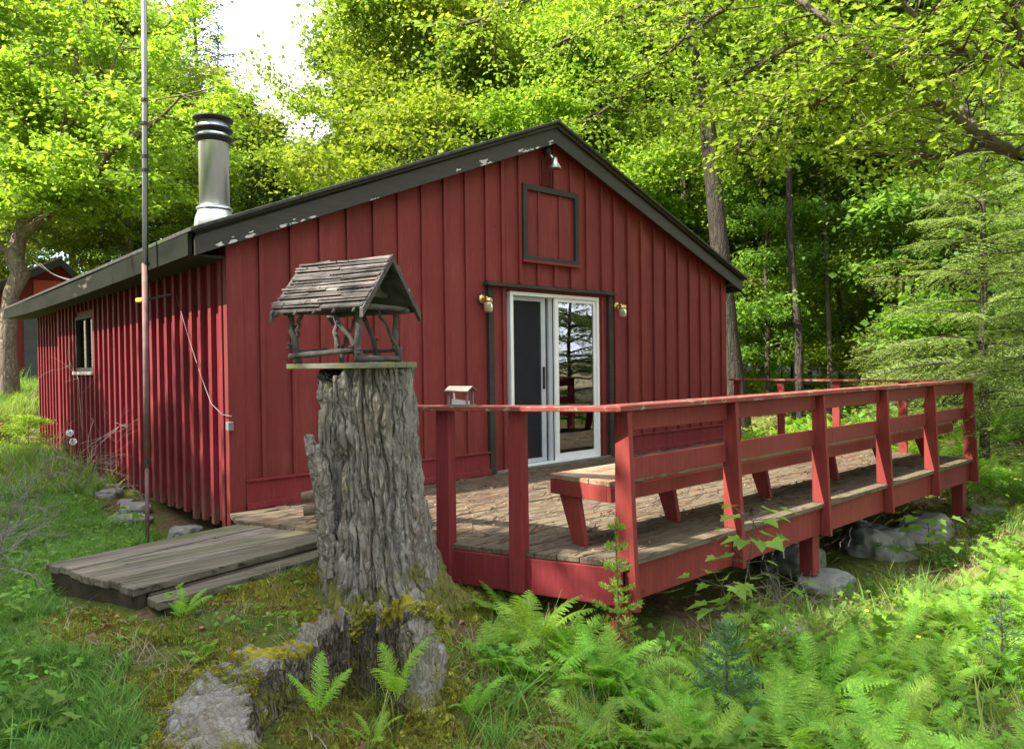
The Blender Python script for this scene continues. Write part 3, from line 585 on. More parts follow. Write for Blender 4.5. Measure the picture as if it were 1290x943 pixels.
# things standing in the dark room behind the door
st_ = thing('stool', 'dark stool with thin metal legs seen through the open screen', 'stool', (6.1, 7.9, 0))
m_ = MB()
for q in ((-.2, -.18), (.2, -.18), (.2, .18), (-.2, .18)):
    m_ = MB(); m_.tube([(6.1+q[0], 7.9+q[1], 0), (6.1+q[0]*.5, 7.9+q[1]*.5, .62)], .011, 8); m_.build('leg', M['steel'], st_)
m_ = MB(); m_.lathe([(.15, .62), (.17, .64), (.17, .67), (.14, .68)], (6.1, 7.9, 0), 20); m_.build('seat', M['blackmetal'], st_)
sh_ = thing('shelf_table', 'dark table against the inner wall of the cabin', 'table', (6.4, 8.8, 0))
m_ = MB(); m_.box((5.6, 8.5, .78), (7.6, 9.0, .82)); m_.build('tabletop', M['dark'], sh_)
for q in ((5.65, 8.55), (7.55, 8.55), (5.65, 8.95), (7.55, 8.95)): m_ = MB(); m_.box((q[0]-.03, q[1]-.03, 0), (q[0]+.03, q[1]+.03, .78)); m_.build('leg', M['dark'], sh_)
for i in range(6):
    m_ = MB(); m_.lathe([(.03, 0), (.04, .07), (.036, .07), (.026, .01)], (6.5+i*.12+.03*(i % 2), 8.62, .822), 12)
    tag(m_.build('cup', M['whitecloth']), 'small white cup in the row on the dark indoor table', 'cup', 'white cups on the indoor table')

# ------------------------------------------------------------------ deck
A = np.array([3.42, 2.83]); B = np.array([2.22, 5.72]); C2 = np.array([9.93, 2.83]); D2 = np.array([9.93, 6.03])
deck = thing('deck', 'worn timber deck with red railings wrapping the gable end of the cabin', 'deck', (3.42, 2.83, 0))
m_ = MB(); y = 2.80; i = 0
def xleft(y): return A[0]+(B[0]-A[0])*(y-A[1])/(B[1]-A[1]) if y < B[1] else 2.22+(y-B[1])*.2
rr = random.Random(11)
while y < 6.0:
    y2 = min(y+.138, 6.055); j = rr.uniform(-.004, .003)
    m_.add([(xleft(y)-.02, y, -.035+j), (9.95, y, -.035+j), (9.95, y2-.006, -.035+j), (xleft(y2)-.02, y2-.006, -.035+j), (xleft(y)-.02, y, j), (9.95, y, j), (9.95, y2-.006, j), (xleft(y2)-.02, y2-.006, j)], [(3, 2, 1, 0), (4, 5, 6, 7), (0, 1, 5, 4), (1, 2, 6, 5), (2, 3, 7, 6), (3, 0, 4, 7)])
    y += .14
m_.build('deck_boards', M['deck'], deck, .004)
m_ = MB(); m_.box((3.46, 2.835, -.265), (9.93, 2.875, -.038)); m_.build('fascia_board', M['redrail'], deck, .004)
m_ = MB(); m_.box((9.935, 2.84, -.265), (9.97, 6.05, -.038)); m_.build('fascia_board', M['redrail'], deck, .004)
dd = (B-A)/np.linalg.norm(B-A); nl = np.array([-dd[1], dd[0]]); nl = nl if nl[0] < 0 else -nl
def P2(t, off, z): q = A+dd*t+nl*off; return (q[0], q[1], z)
m_ = MB(); m_.hexa([P2(0, .04, -.265), P2(3.1, .04, -.24), P2(3.1, 0, -.24), P2(0, 0, -.265), P2(0, .04, -.038), P2(3.1, .04, -.038), P2(3.1, 0, -.038), P2(0, 0, -.038)]); m_.build('fascia_board', M['redside'], deck, .004)
# joists under the boards
m_ = MB()
for x in np.arange(4.0, 9.8, .6): m_.box((x, 2.88, -.22), (x+.04, 6.0, -.04))
m_.build('joists', M['darkstick'], deck)
# front posts: tapered planks
PX = [3.46, 4.66, 6.02, 7.34, 8.60, 9.88]
for i, x in enumerate(PX):
    m_ = MB(); hw = .021
    yo0, yo1, zb = 2.745, 2.80, (-.30 if i == 0 else -.27)
    prof = [(yo0, zb), (2.833, zb), (2.833, -.0), (2.90, .003), (2.905, .45), (2.895, .905), (yo1, .905)]
    m_.prism([(a, b) for a, b in prof], x-hw, x+hw, 'x'); m_.build('rail_post', M['redrail'], deck, .004)
# legs to ground
for x, zb in ((3.50, -.62), (6.02, -.62), (9.82, -.85)):
    m_ = MB(); m_.box((x-.06, 2.88, zb), (x+.06, 3.0, -.266)); m_.build('deck_leg', M['redrail'], deck, .004)
for x, yy in ((3.3, 3.6), (2.95, 4.4), (6.0, 4.6), (8.2, 4.6)):
    m_ = MB(); m_.box((x-.06, yy, -.9), (x+.06, yy+.12, -.24)); m_.build('deck_leg', M['darkstick'], deck, .004)
# back boards and cap
for z0, z1, nm in ((.785, .903, 'back_board'), (.475, .605, 'back_board')):
    for a, b in zip(PX[:-1], PX[1:]):
        m_ = MB(); yy = 2.865 if z0 > .7 else 2.875; j = rr.uniform(-.006, .006); m_.box((a+.023, yy, z0+j), (b-.023, yy+.036, z1+j)); m_.build(nm, M['redrail'], deck, .004)
m_ = MB(); xs = [3.36, 5.42, 7.6, 9.96]
for k in range(3):
    m_.hexa([(xs[k]+.003, 2.79, .907), (xs[k+1]-.003, 2.79, .907+.006*k), (xs[k+1]-.003, 2.965, .907), (xs[k]+.003, 2.965, .907), (xs[k]+.003, 2.79, .94), (xs[k+1]-.003, 2.79, .94+.004*k), (xs[k+1]-.003, 2.965, .94), (xs[k]+.003, 2.965, .94)])
m_.build('top_rail', M['redcap'], deck, .004)
# bench along the rail
m_ = MB()
for k in range(3): m_.box((3.50, 3.0+k*.178, .418), (9.8, 3.172+k*.178, .452))
bench = m_.build('bench', M['redseat'], deck, .004)
m_ = MB(); m_.box((3.50, 2.99, .318), (9.8, 3.026, .416)); m_.box((3.50, 3.49, .318), (9.8, 3.526, .416)); m_.box((3.50, 3.028, .318), (3.54, 3.488, .416)); m_.build('seat_apron', M['redrail'], bench, .004)
for x in PX[:1]+PX[1:]:
    x = x+.08 if x == PX[0] else x-.09
    m_ = MB(); m_.hexa([(x-.02, 3.23, .002), (x+.02, 3.23, .002), (x+.02, 3.34, .002), (x-.02, 3.34, .002), (x-.02, 3.29, .318), (x+.02, 3.29, .318), (x+.02, 3.46, .318), (x-.02, 3.46, .318)]); m_.build('leg', M['redrail'], bench, .003)
# left rail
def tOf(x, y): return float(np.dot(np.array([x, y])-A, dd))
lt = [tOf(2.95, 3.95), tOf(3.17, 3.46)]
for t in lt+[1.95]:
    m_ = MB(); h_ = .05
    m_.hexa([P2(t-h_, .085, -.25), P2(t+h_, .085, -.25), P2(t+h_, .042, -.25), P2(t-h_, .042, -.25), P2(t-h_*.95, .07, .90), P2(t+h_*.95, .07, .90), P2(t+h_*.95, -.02, .90), P2(t-h_*.95, -.02, .90)])
    m_.hexa([P2(t-h_, .0415, .002), P2(t+h_, .0415, .002), P2(t+h_, -.02, .002), P2(t-h_, -.02, .002), P2(t-h_, .045, .88), P2(t+h_, .045, .88), P2(t+h_, -.019, .88), P2(t-h_, -.019, .88)])
    m_.build('rail_post', M['redside'], deck, .004)
m_ = MB(); m_.hexa([P2(-.03, .11, .908), P2(2.1, .11, .885), P2(2.1, -.05, .885), P2(.10, -.05, .908), P2(-.03, .11, .938), P2(2.1, .11, .915), P2(2.1, -.05, .915), P2(.10, -.05, .938)]); m_.build('top_rail', M['redcap'], deck, .004)
# far end rail along x = 9.93
ey = [5.95, 5.25, 4.45, 3.6]
for y in ey: m_ = MB(); m_.box((9.90, y-.05, -.25), (9.94, y+.05, .90)); m_.build('rail_post', M['redrail'], deck, .004)
m_ = MB(); m_.box((9.86, 2.97, .902), (10.0, 6.05, .93)); m_.build('top_rail', M['redcap'], deck, .004)
# boardwalk platform (weathered planks)
rz = R_(12.8); bwc = (1.02, 4.93)
bw = thing('boardwalk', 'low weathered grey plank platform leading up to the deck', 'platform', (1.1, 5.3, -.28))
ux = np.array([math.cos(rz), math.sin(rz)]); vx = np.array([.27, -.963])
o0 = np.array([.86, 5.42])
def BW(a, b, z): q = o0+ux*a+vx*b; return (q[0], q[1], z)
m_ = MB(); nb = 7; wdt = 1.02/nb
for i in range(nb):
    a0 = rr.uniform(-.02, .02); z0 = rr.uniform(-.004, .003)-.03; tilt = rr.uniform(-.004, .004)
    b0, b1 = i*wdt+.004, (i+1)*wdt-.004
    m_.hexa([BW(a0, b0, z0-.045), BW(1.62, b0, z0-.045), BW(1.62, b1, z0-.045+tilt), BW(a0, b1, z0-.045+tilt), BW(a0, b0, z0), BW(1.62, b0, z0), BW(1.62, b1, z0+tilt), BW(a0, b1, z0+tilt)])
m_.build('planks', M['grayboard'], bw, .006)
m_ = MB(); m_.hexa([BW(.05, 1.045, -.13), BW(1.7, 1.045, -.12), BW(1.7, 1.20, -.12), BW(.02, 1.20, -.13), BW(.05, 1.045, -.085), BW(1.7, 1.045, -.075), BW(1.7, 1.20, -.075), BW(.02, 1.20, -.085)]); m_.build('step_plank', M['grayboard'], bw, .006)
m_ = MB(); m_.hexa([BW(.03, .02, -.33), BW(.075, .02, -.33), BW(.075, 1.0, -.33), BW(.03, 1.0, -.33), BW(.03, .02, -.077), BW(.075, .02, -.077), BW(.075, 1.0, -.077), BW(.03, 1.0, -.077)])
m_.hexa([BW(.08, 1.0, -.34), BW(1.6, 1.0, -.34), BW(1.6, 1.04, -.34), BW(.08, 1.04, -.34), BW(.08, 1.0, -.079), BW(1.6, 1.0, -.079), BW(1.6, 1.04, -.079), BW(.08, 1.04, -.079)])
m_.hexa([BW(.08, 1.15, -.35), BW(1.6, 1.15, -.35), BW(1.6, 1.19, -.35), BW(.08, 1.19, -.35), BW(.08, 1.15, -.135), BW(1.6, 1.15, -.125), BW(1.6, 1.19, -.125), BW(.08, 1.19, -.135)])
m_.build('side_beam', simple('old_beam', (.03, .022, .016), (.085, .065, .048), 9, .95, bst=.8), bw, .006)

# ------------------------------------------------------------------ mast, rail box, logs
ms = thing('antenna_mast', 'tall thin grey pipe mast standing beside the left wall', 'mast', (1.84, 6.78, -.30))
MX, MY = 1.845, 6.78
m_ = MB(); m_.tube([(MX-.01, MY, -.42), (MX, MY, .40)], .016, 10); m_.build('lower_pipe', M['rustmast'], ms, smooth=True)
m_ = MB(); m_.tube([(MX, MY, .35), (MX+.015, MY, 2.1)], .024, 12); m_.build('middle_pipe', M['rustmast'], ms, smooth=True)
m_ = MB(); m_.tube([(MX+.015, MY, 2.06), (MX+.04, MY, 3.6), (MX+.06, MY, 5.6)], .019, 12); m_.build('upper_pipe', M['mast'], ms, smooth=True)
m_ = MB(); m_.tube([(MX+.03, MY-.03, 2.0), (MX+.05, MY-.03, 3.3), (MX+.075, MY-.03, 5.6)], .005, 6); m_.build('coax_cable', M['blackmetal'], ms, smooth=True)
for z in (2.10, 2.9, 3.02, 3.30, 3.5, .40):
    m_ = MB(); x = MX+.0115*z; m_.tube([(x, MY, z-.013), (x, MY, z+.013)], .03, 12); m_.build('pipe_clamp', M['blackmetal'], ms, smooth=False)
# small frame feeder box on the left rail
q = P2(tOf(2.985, 3.83), .03, .925); bxr = math.atan2(dd[1], dd[0])
fb = thing('napkin_box', 'small grey open-sided wooden box with white paper inside, on the left deck rail', 'box', (q[0], q[1], .922), bxr)
fx0 = lambda a, b, c: tuple(np.array([q[0], q[1], .922])+np.array([math.cos(bxr)*a-math.sin(bxr)*b, math.sin(bxr)*a+math.cos(bxr)*b, c]))
def lbox(m, a, b):
    P = [fx0(x, y, z) for z in (a[2], b[2]) for x, y in ((a[0], a[1]), (b[0], a[1]), (b[0], b[1]), (a[0], b[1]))]
    m.hexa(P)
m_ = MB(); lbox(m_, (-.085, -.06, 0), (.085, .06, .012)); m_.build('base', M['greywood'], fb, .002)
m_ = MB()
for sx in (-1, 1):
    for sy in (-1, 1): m_ = MB(); lbox(m_, (sx*.068-.007, sy*.038-.007, .0122), (sx*.068+.007, sy*.038+.007, .10)); m_.build('post', M['greywood'], fb, .002)
m_ = MB(); P = [fx0(*c) for c in ((-.09, -.065, .098), (.09, -.065, .098), (.09, .0, .128), (-.09, .0, .128), (-.09, -.065, .106), (.09, -.065, .106), (.09, .0, .136), (-.09, .0, .136))]; m_.hexa(P)
P = [fx0(*c) for c in ((-.09, .0005, .128), (.09, .0005, .128), (.09, .065, .098), (-.09, .065, .098), (-.09, .0005, .136), (.09, .0005, .136), (.09, .065, .106), (-.09, .065, .106))]; m_.hexa(P); m_.build('lid', M['greywood'], fb, .002)
m_ = MB(); P = [fx0(*c) for c in ((-.055, -.025, .013), (.055, -.025, .013), (.055, .03, .013), (-.055, .03, .013), (-.055, -.025, .035), (.055, -.025, .05), (.055, .03, .052), (-.055, .03, .042))]; m_.hexa(P); m_.build('paper', M['whitecloth'], fb, .004)
def log(nm, p, q, r, label, cat='log'):
    m = MB(); rg = random.Random(int(p[0]*100)); P = [np.array(p)+(np.array(q)-np.array(p))*t+np.array([0, 0, .01*math.sin(t*5)]) for t in np.linspace(0, 1, 6)]
    m.tube(P, [r*.9, r, r*1.03, r*.98, r, r*.9], 12, jit=.06, rng=rg); return tag(m.build(nm, M['log'], smooth=True), label, cat)
pa = at(380, 626, 4.85); log('firewood_log', pa, pa+np.array([.45, -.2, .0]), .035, 'upper short brown log poking out left of the tall stump')
pb = at(382, 642, 4.80); log('firewood_log', pb-[0,0,.005], pb+np.array([.45, -.22, -.01]), .036, 'lower pale-ended log poking out left of the tall stump')

# ------------------------------------------------------------------ tall stump
SC = np.array([2.33, 3.86]); SB = -.30; ST = 1.20
view = SC/np.linalg.norm(SC)           # away from the camera
lft = np.array([-view[1], view[0]])    # to the left in the picture
def stumpmesh():
    nt_, nz = 420, 230
    th = np.linspace(0, 2*np.pi, nt_, endpoint=False); zz = np.linspace(0, 1, nz)
    T, Z = np.meshgrid(th, zz, indexing='xy'); H = Z*(ST-SB)
    dirx = np.cos(T); diry = np.sin(T)          # x: towards right of picture, y: towards camera
    base = .285+.03*(1-Z)
    flare = .13*np.exp(-H/.20)*(1+.55*np.cos(T*5+1.0)*np.exp(-H/.3))
    flare += .06*np.exp(-H/.38)*np.clip(np.cos(T-.1), 0, 1)
    r = base+flare
    wob = fbm(np.stack([dirx*2, diry*2, H*1.2], -1), 3, 4)*.018
    # furrowed bark: ridges long in z, warped
    wx = T*r*17+.9*vnoise(np.stack([dirx*3, diry*3, H*4.5], -1), 9)+.35*vnoise(np.stack([dirx*9, diry*9, H*13], -1), 19)
    nn = vnoise(np.stack([dirx*7.5+wx*0, diry*7.5, H*1.5], -1), 21)
    ridg = 1-np.abs(vnoise(np.stack([dirx*9.5+.35*vnoise(np.stack([dirx*4, diry*4, H*6], -1), 3), diry*9.5, H*1.9], -1), 5))*2.2
    rid2 = 1-np.abs(vnoise(np.stack([dirx*17, diry*17, H*4.0], -1), 6))*2
    fine = fbm(np.stack([dirx*34, diry*34, H*16], -1), 3, 8)
    q1 = vnoise(np.stack([dirx*6.5+.5*vnoise(np.stack([dirx*5, diry*5, H*7], -1), 3), diry*6.5, H*1.5+.3*vnoise(np.stack([dirx*5, diry*5, H*3], -1), 31)], -1), 5)
    q2 = vnoise(np.stack([dirx*13+.6*vnoise(np.stack([dirx*9, diry*9, H*14], -1), 13), diry*13, H*3.6], -1), 6)
    q3 = vnoise(np.stack([dirx*26, diry*26+.7*vnoise(np.stack([dirx*15, diry*15, H*30], -1), 14), H*9], -1), 7)
    bark = -.042*np.exp(-(q1/.12)**2)-.020*np.exp(-(q2/.15)**2)-.008*np.exp(-(q3/.2)**2)+.006*fine
    plates = .006*np.sign(vnoise(np.stack([dirx*8, diry*8, H*11], -1), 44))*np.clip(np.abs(vnoise(np.stack([dirx*8, diry*8, H*11], -1), 44))*5, 0, 1)
    # rotted cleft on the left with a bark slab standing away from it
    aL = np.angle(np.exp(1j*(T-np.pi*.80)))
    cleft = np.exp(-(aL/.16)**2)*np.clip((H-.55)/.35, 0, 1)
    r = r+wob+bark+plates-.11*cleft
    # bare wood patch near the top left
    bare = np.exp(-((np.angle(np.exp(1j*(T-np.pi*.66))))/.22)**4)*np.clip((H-.85)/.3, 0, 1)
    lean = (1-Z)**1.3*.0
    X = r*dirx+.05*(1-Z)-.045*Z; Yc = r*diry
    Htop = H+np.where(Z > .97, .03*vnoise(np.stack([dirx*6, diry*6, 0*T], -1), 2), 0)-.10*np.clip(np.cos(T-np.pi*.85), 0, 1)**6*np.clip((Z-.85)/.15, 0, 1)
    V = np.stack([SC[0]-lft[0]*X-view[0]*Yc, SC[1]-lft[1]*X-view[1]*Yc, SB+Htop], -1).reshape(-1, 3)
    I = np.arange(nt_*nz).reshape(nz, nt_); J = np.roll(I, -1, 1)
    F = np.stack([I[:-1].ravel(), I[1:].ravel(), J[1:].ravel(), J[:-1].ravel()], 1)
    top = V.reshape(nz, nt_, 3)[-1]; c = top.mean(0)
    rings = [c+(top-c)*s-np.array([0, 0, d]) for s, d in ((.92, .01), (.6, .06), (.2, .05))]
    rings[1][:, 2] += .02*np.random.default_rng(1).normal(size=nt_)
    V2 = np.concatenate([V]+rings); Fs = [F]; a = I[-1]
    for k in range(3):
        b = np.arange(nt_)+len(V)+k*nt_; Fs.append(np.stack([a, b, np.roll(b, -1), np.roll(a, -1)], 1)); a = b
    return V2, np.concatenate(Fs)
V, F = stumpmesh(); org = np.array([SC[0], SC[1], SB])
stump = bpy.data.objects.new('tall_stump', fastmesh('tall_stump', V-org, F[:, ::-1], [M['stump']], True)); link(stump); stump.location = org; ORG[stump.name] = (org, 0)
tag(stump, 'tall thick grey tree stump with furrowed bark carrying the rustic little shelter', 'stump')
# loose bark slab on the left of the stump
def slabpt(u, v):  # u across 0..1 , v height 0..1
    h = .28+v*.80; ang = np.pi*(.915+.10*(u-.5)-.01*v)
    rr_ = .315+.05*np.clip(1-h/.7, 0, 1)+.02*v+.03*v*v
    rr_ = rr_+(.026*(1-np.abs(2*u-1)**2))-.012*np.exp(-(vnoise(np.stack([u*3.2+.4*vnoise(np.stack([u*3, v*9, 0*u], -1), 15), v*5, 0*u], -1), 5)/.15)**2)+.005*fbm(np.stack([u*9, v*40, 0*u], -1), 4, 3)
    X = rr_*np.cos(ang)+.05*(1-h/1.5)-.045*h/1.5; Yc = rr_*np.sin(ang)+.05
    return np.stack([SC[0]-lft[0]*X-view[0]*Yc, SC[1]-lft[1]*X-view[1]*Yc, SB+h+.0*u+.04*vnoise(np.stack([u*4, 0*v, 0*v], -1), 7)*(v > .9)], -1)
nu, nv = 26, 110
nu, nv = 40, 200
U, Vv = np.meshgrid(np.linspace(0, 1, nu), np.linspace(0, 1, nv), indexing='xy')
taper = 1-.55*np.clip((Vv-.8)/.2, 0, 1)
Pf = slabpt(.5+(U-.5)*taper*1.25, Vv).reshape(-1, 3); inn = np.array([lft[0]*-.03, lft[1]*-.03, 0])
Vs = np.concatenate([Pf, Pf+inn*1.6]); I = np.arange(nu*nv).reshape(nv, nu); n_ = nu*nv
F = [np.stack([I[:-1, :-1].ravel(), I[:-1, 1:].ravel(), I[1:, 1:].ravel(), I[1:, :-1].ravel()], 1)]
F.append(F[0][:, ::-1]+n_)
for e in (I[:, 0], I[:, -1][::-1], I[0][::-1], I[-1]): F.append(np.stack([e[:-1], e[1:], e[1:]+n_, e[:-1]+n_], 1))
so_ = bpy.data.objects.new('bark_slab', fastmesh('bark_slab', Vs-org, np.concatenate(F), [M['stump']], True)); link(so_, stump)

# ------------------------------------------------------------------ rustic shelter on top of the stump
th = R_(30); Rv = np.array([.744, -.668, 0]); Fv = np.array([.668, .744, 0])
ux3 = math.cos(th)*Rv-math.sin(th)*Fv; vx3 = -math.sin(th)*Rv-math.cos(th)*Fv     # ridge direction (to the right end), and towards the front side
FC = np.array([2.252-.064, 3.845+.057, 1.185])
def W(a, b, c): return FC+ux3*a+vx3*b+np.array([0, 0, c])
fd = thing('rustic_shelter', 'miniature rustic open shelter of dark twigs with split-shake gable roof on the tall stump', 'bird feeder', tuple(FC))
def whexa(m, pts): m.hexa([W(*p) for p in pts])
m_ = MB()
for k in range(4):
    b0 = -.20+k*.10; whexa(m_, [(-.31, b0, 0), (.36+.02*(k == 3), b0, 0), (.36+.02*(k == 3), b0+.097, 0), (-.31, b0+.097, 0), (-.31, b0, .03), (.36+.02*(k == 3), b0, .032), (.36+.02*(k == 3), b0+.097, .032), (-.31, b0+.097, .03)])
m_.build('base_board', simple('mossy_board', (.10, .10, .08), (.26, .25, .20), 12, .95, sc=(.4, .4, 1), bst=.8, extra=[((.16, .19, .06), 6, .5, .1)]), fd, .004)
rg = random.Random(4)
def stick(m, p, q, r, wob=.012, n=7, taper=.8, knots=0):
    p = np.array(p, float); q = np.array(q, float); P = []
    for i in range(n):
        t = i/(n-1); P.append(W(*(p+(q-p)*t+np.array([rg.uniform(-wob, wob), rg.uniform(-wob, wob), 0])*(0 < i < n-1))))
    m.tube(P, [r*(1-(1-taper)*i/(n-1))*rg.uniform(.86, 1.14) for i in range(n)], 9, jit=.07, rng=rg)
    for k in range(knots):
        i = rg.randrange(1, n-1); d = np.array([rg.uniform(-1, 1), rg.uniform(-1, 1), rg.uniform(-.3, .6)]); d /= np.linalg.norm(d); m.tube([P[i], P[i]+d*r*2.2], [r*.6, r*.35], 6)
zc = .33
for a, b, a2, b2, r in ((.235, .175, .235, .175, .022), (-.235, .175, -.29, .175, .022), (.235, -.175, .225, -.175, .021), (-.22, -.175, -.27, -.175, .018)):
    m_ = MB(); stick(m_, (a, b, .032), (a2, b2, zc), r, knots=3); m_.build('post', M['darkstick'], fd, smooth=True)
for p, q, r in (((-.29, .18, .075), (.25, .18, .105), .017), ((-.24, -.18, .10), (.25, -.18, .105), .013), ((.24, .19, .055), (.24, -.19, .055), .02), ((-.24, .18, .1), (-.24, -.18, .12), .012)):
    m_ = MB(); stick(m_, p, q, r, knots=2); m_.build('rail', M['darkstick'], fd, smooth=True)
for p, q, r in (((-.33, .18, .335), (.32, .18, .335), .016), ((-.33, -.18, .335), (.32, -.18, .335), .016), ((.29, .23, .345), (.29, -.25, .35), .017), ((-.27, .23, .345), (-.27, -.23, .345), .015),
    ((.23, .17, .10), (.04, .17, .33), .014), ((.23, -.17, .12), (.24, -.0, .33), .012), ((-.22, -.17, .12), (-.08, -.17, .33), .012), ((.10, -.17, .03), (-.03, -.17, .33), .018), ((-.26, .175, .18), (-.19, .175, .33), .012)):
    m_ = MB(); stick(m_, p, q, r, knots=1); m_.build('brace', M['darkstick'], fd, smooth=True)
# roof planes
RH, EH, HB = .625, .33, .245
m_ = MB()
def onroof(a, s, side, lift=0):   # s 0 ridge .. 1 eave
    a = a*(1+.06*s*(a < 0)); return (a, side*HB*s, RH-(RH-EH)*s+lift)
for side in (1, -1):
    whexa(m_, [onroof(-.35, 1.0, side, -.0), onroof(.33, 1.0, side, -.0), onroof(.33, 0, side, 0), onroof(-.35, 0, side, 0), onroof(-.35, 1.0, side, .012), onroof(.33, 1.0, side, .012), onroof(.33, 0, side, .012), onroof(-.35, 0, side, .012)])
rf_ = m_.build('roof', M['darkstick'], fd)
for side in (1, -1):
    m_ = MB(); ns = 15
    for k in range(ns):
        s0 = k/ns; cuts = sorted([rg.uniform(-.2, .2) for _ in range(rg.choice([1, 1, 2]))]); ed = [-.365+rg.uniform(-.025, .02)]+cuts+[.345+rg.uniform(-.006, .006)]
        for a, b in zip(ed[:-1], ed[1:]):
            l0 = .022+rg.uniform(0, .014); l1 = .012+rg.uniform(0, .004); j = rg.uniform(-.007, .007); sk_ = rg.uniform(-.035, .035); e0 = s0+1.25/ns+j/.3; e1 = e0+sk_
            a += .002; b -= .002
            whexa(m_, [onroof(a, e0, side, l0), onroof(b, e1, side, l0), onroof(b, s0, side, l1-.004), onroof(a, s0, side, l1-.004), onroof(a, e0, side, l0+.009), onroof(b, e1, side, l0+.009), onroof(b, s0, side, l1+.003), onroof(a, s0, side, l1+.003)])
    m_.build('shakes', M['shake'], rf_)
for aa in (.338, -.365):
    for side in (1, -1):
        m_ = MB(); whexa(m_, [(aa-.012, side*HB*1.06, EH-.05), (aa+.012, side*HB*1.06, EH-.05), (aa+.012, 0.0, RH-.02), (aa-.012, 0.0, RH-.02), (aa-.012, side*HB*1.06, EH-.0), (aa+.012, side*HB*1.06, EH-.0), (aa+.012, 0, RH+.022), (aa-.012, 0, RH+.022)])
        m_.build('barge_board', M['darkstick'], fd)
for aa in (.17, -.22):
    m_ = MB()
    for k in range(9):
        b0 = -.13+k*.029; b1 = b0+.026; h0 = RH-.03-(RH-EH)*abs(b0)/HB; h1 = RH-.03-(RH-EH)*abs(b1)/HB
        whexa(m_, [(aa, b0, .45), (aa+.008, b0, .45), (aa+.008, b1, .45), (aa, b1, .45), (aa, b0, h0), (aa+.008, b0, h0), (aa+.008, b1, h1), (aa, b1, h1)])
    whexa(m_, [(aa-.004, -.15, .42), (aa+.014, -.15, .42), (aa+.014, .15, .42), (aa-.004, .15, .42), (aa-.004, -.15, .449), (aa+.014, -.15, .449), (aa+.014, .15, .449), (aa-.004, .15, .449)])
    m_.build('gable_panel', simple('old_panel', (.07, .065, .045), (.15, .14, .10), 12, .9) if aa > 0 else M['darkstick'], fd)
for k in range(5):
    m_ = MB(); a = -.32+k*.15; stick(m_, (a, .26, EH-.018), (a, 0.02, RH-.02), .010, .003); m_.build('rafter', M['darkstick'], fd, smooth=True)

# ------------------------------------------------------------------ broken stump in the foreground
BC = np.array([1.60, 2.80]); bview = BC/np.linalg.norm(BC); blft = np.array([-bview[1], bview[0]])
def broken():
    na, nr = 620, 170
    th = np.linspace(0, 2*np.pi, na, endpoint=False)      # 0 = right in the picture, pi/2 = away, pi = left, 3pi/2 = towards the camera
    keys = [(0, .34, .43), (.10, .36, .42), (.22, .35, .40), (.32, .36, .38), (.42, .37, .36), (.5, .38, .34), (.6, .40, .32), (.7, .43, .29), (.8, .47, .26), (.9, .55, .27), (1.0, .64, .25), (1.12, .76, .22), (1.22, .86, .17), (1.31, .80, .10), (1.38, .5, -.06), (1.5, .40, -.07), (1.62, .38, -.05), (1.75, .35, .0), (1.86, .34, .16), (1.94, .34, .34), (2.0, .34, .43)]
    ka = np.array(keys); a = th/np.pi
    R0 = np.interp(a, ka[:, 0], ka[:, 1]); Ht = np.interp(a, ka[:, 0], ka[:, 2])
    _w = np.clip((.88-a)/.1, 0, 1)*.8+.2; _w = np.where(a > 1.9, 1, _w)
    Ht = Ht+_w*(.05*fbm(np.stack([np.cos(th)*5, np.sin(th)*5, 0*th], -1), 5, 77)+.02*np.round(2.5*vnoise(np.stack([np.cos(th)*12, np.sin(th)*12, 0*th], -1), 3)))
    prof = np.linspace(0, 1, nr); TH = np.interp(a, [0, .5, .75, .95, 1.2, 1.35, 1.6, 2], [.10, .10, .14, .22, .30, .22, .09, .10])
    V = np.zeros((nr, na, 3))
    for j, s in enumerate(prof):
        if s < .55:   # outside, from ground up to the rim
            k = s/.55; h = -.22+(Ht+.22)*k; rr_ = R0+.24*np.exp(-(h+.12)/.12)*(h > -.5)*.55+.10*(1-k)
            out = 1
        elif s < .68:
            k = (s-.55)/.13; h = Ht+.022*vnoise(np.stack([np.cos(th)*24, np.sin(th)*24, 0*th+k*4], -1), 91); rr_ = R0-TH*k; out = 0
        else:
            k = (s-.68)/.32; h = Ht+(-.12-Ht)*k; rr_ = R0-TH-.05*k; out = 0
        p = np.stack([np.cos(th), np.sin(th), 0*th+h*.9], -1)
        fur = np.stack([R0*np.cos(th)*22, R0*np.sin(th)*22, 0*th+h*4], -1)
        fu2 = np.stack([R0*np.cos(th)*48, R0*np.sin(th)*48, 0*th+h*11], -1)
        d = -.034*np.exp(-(vnoise(fur+.4*vnoise(p*9, 61)[:, None], 4)/.16)**2)-.016*np.exp(-(vnoise(fu2, 41)/.18)**2)+.03*fbm(p*4, 3, 9)+.010*fbm(np.stack([R0*np.cos(th)*90, R0*np.sin(th)*90, 0*th+h*40], -1), 3, 8)
        rr_ = rr_+d; h = h+.018*fbm(p*9, 4, 33)
        X = rr_*np.cos(th); Y = rr_*np.sin(th)
        V[j] = np.stack([BC[0]-blft[0]*X+bview[0]*Y, BC[1]-blft[1]*X+bview[1]*Y, h-.34], -1)
    I = np.arange(na*nr).reshape(nr, na); J = np.roll(I, -1, 1)
    return V.reshape(-1, 3), np.stack([I[:-1].ravel(), J[:-1].ravel(), J[1:].ravel(), I[1:].ravel()], 1)
V, F = broken(); org = np.array([BC[0], BC[1], -.45])
_row = np.arange(len(F))//620; _fc = V[F].mean(1); _nz = vnoise(_fc*7, 5)+.5*vnoise(_fc*21, 6)
_ang = np.arctan2((_fc[:, :2]-BC)@bview, -(_fc[:, :2]-BC)@blft)/np.pi
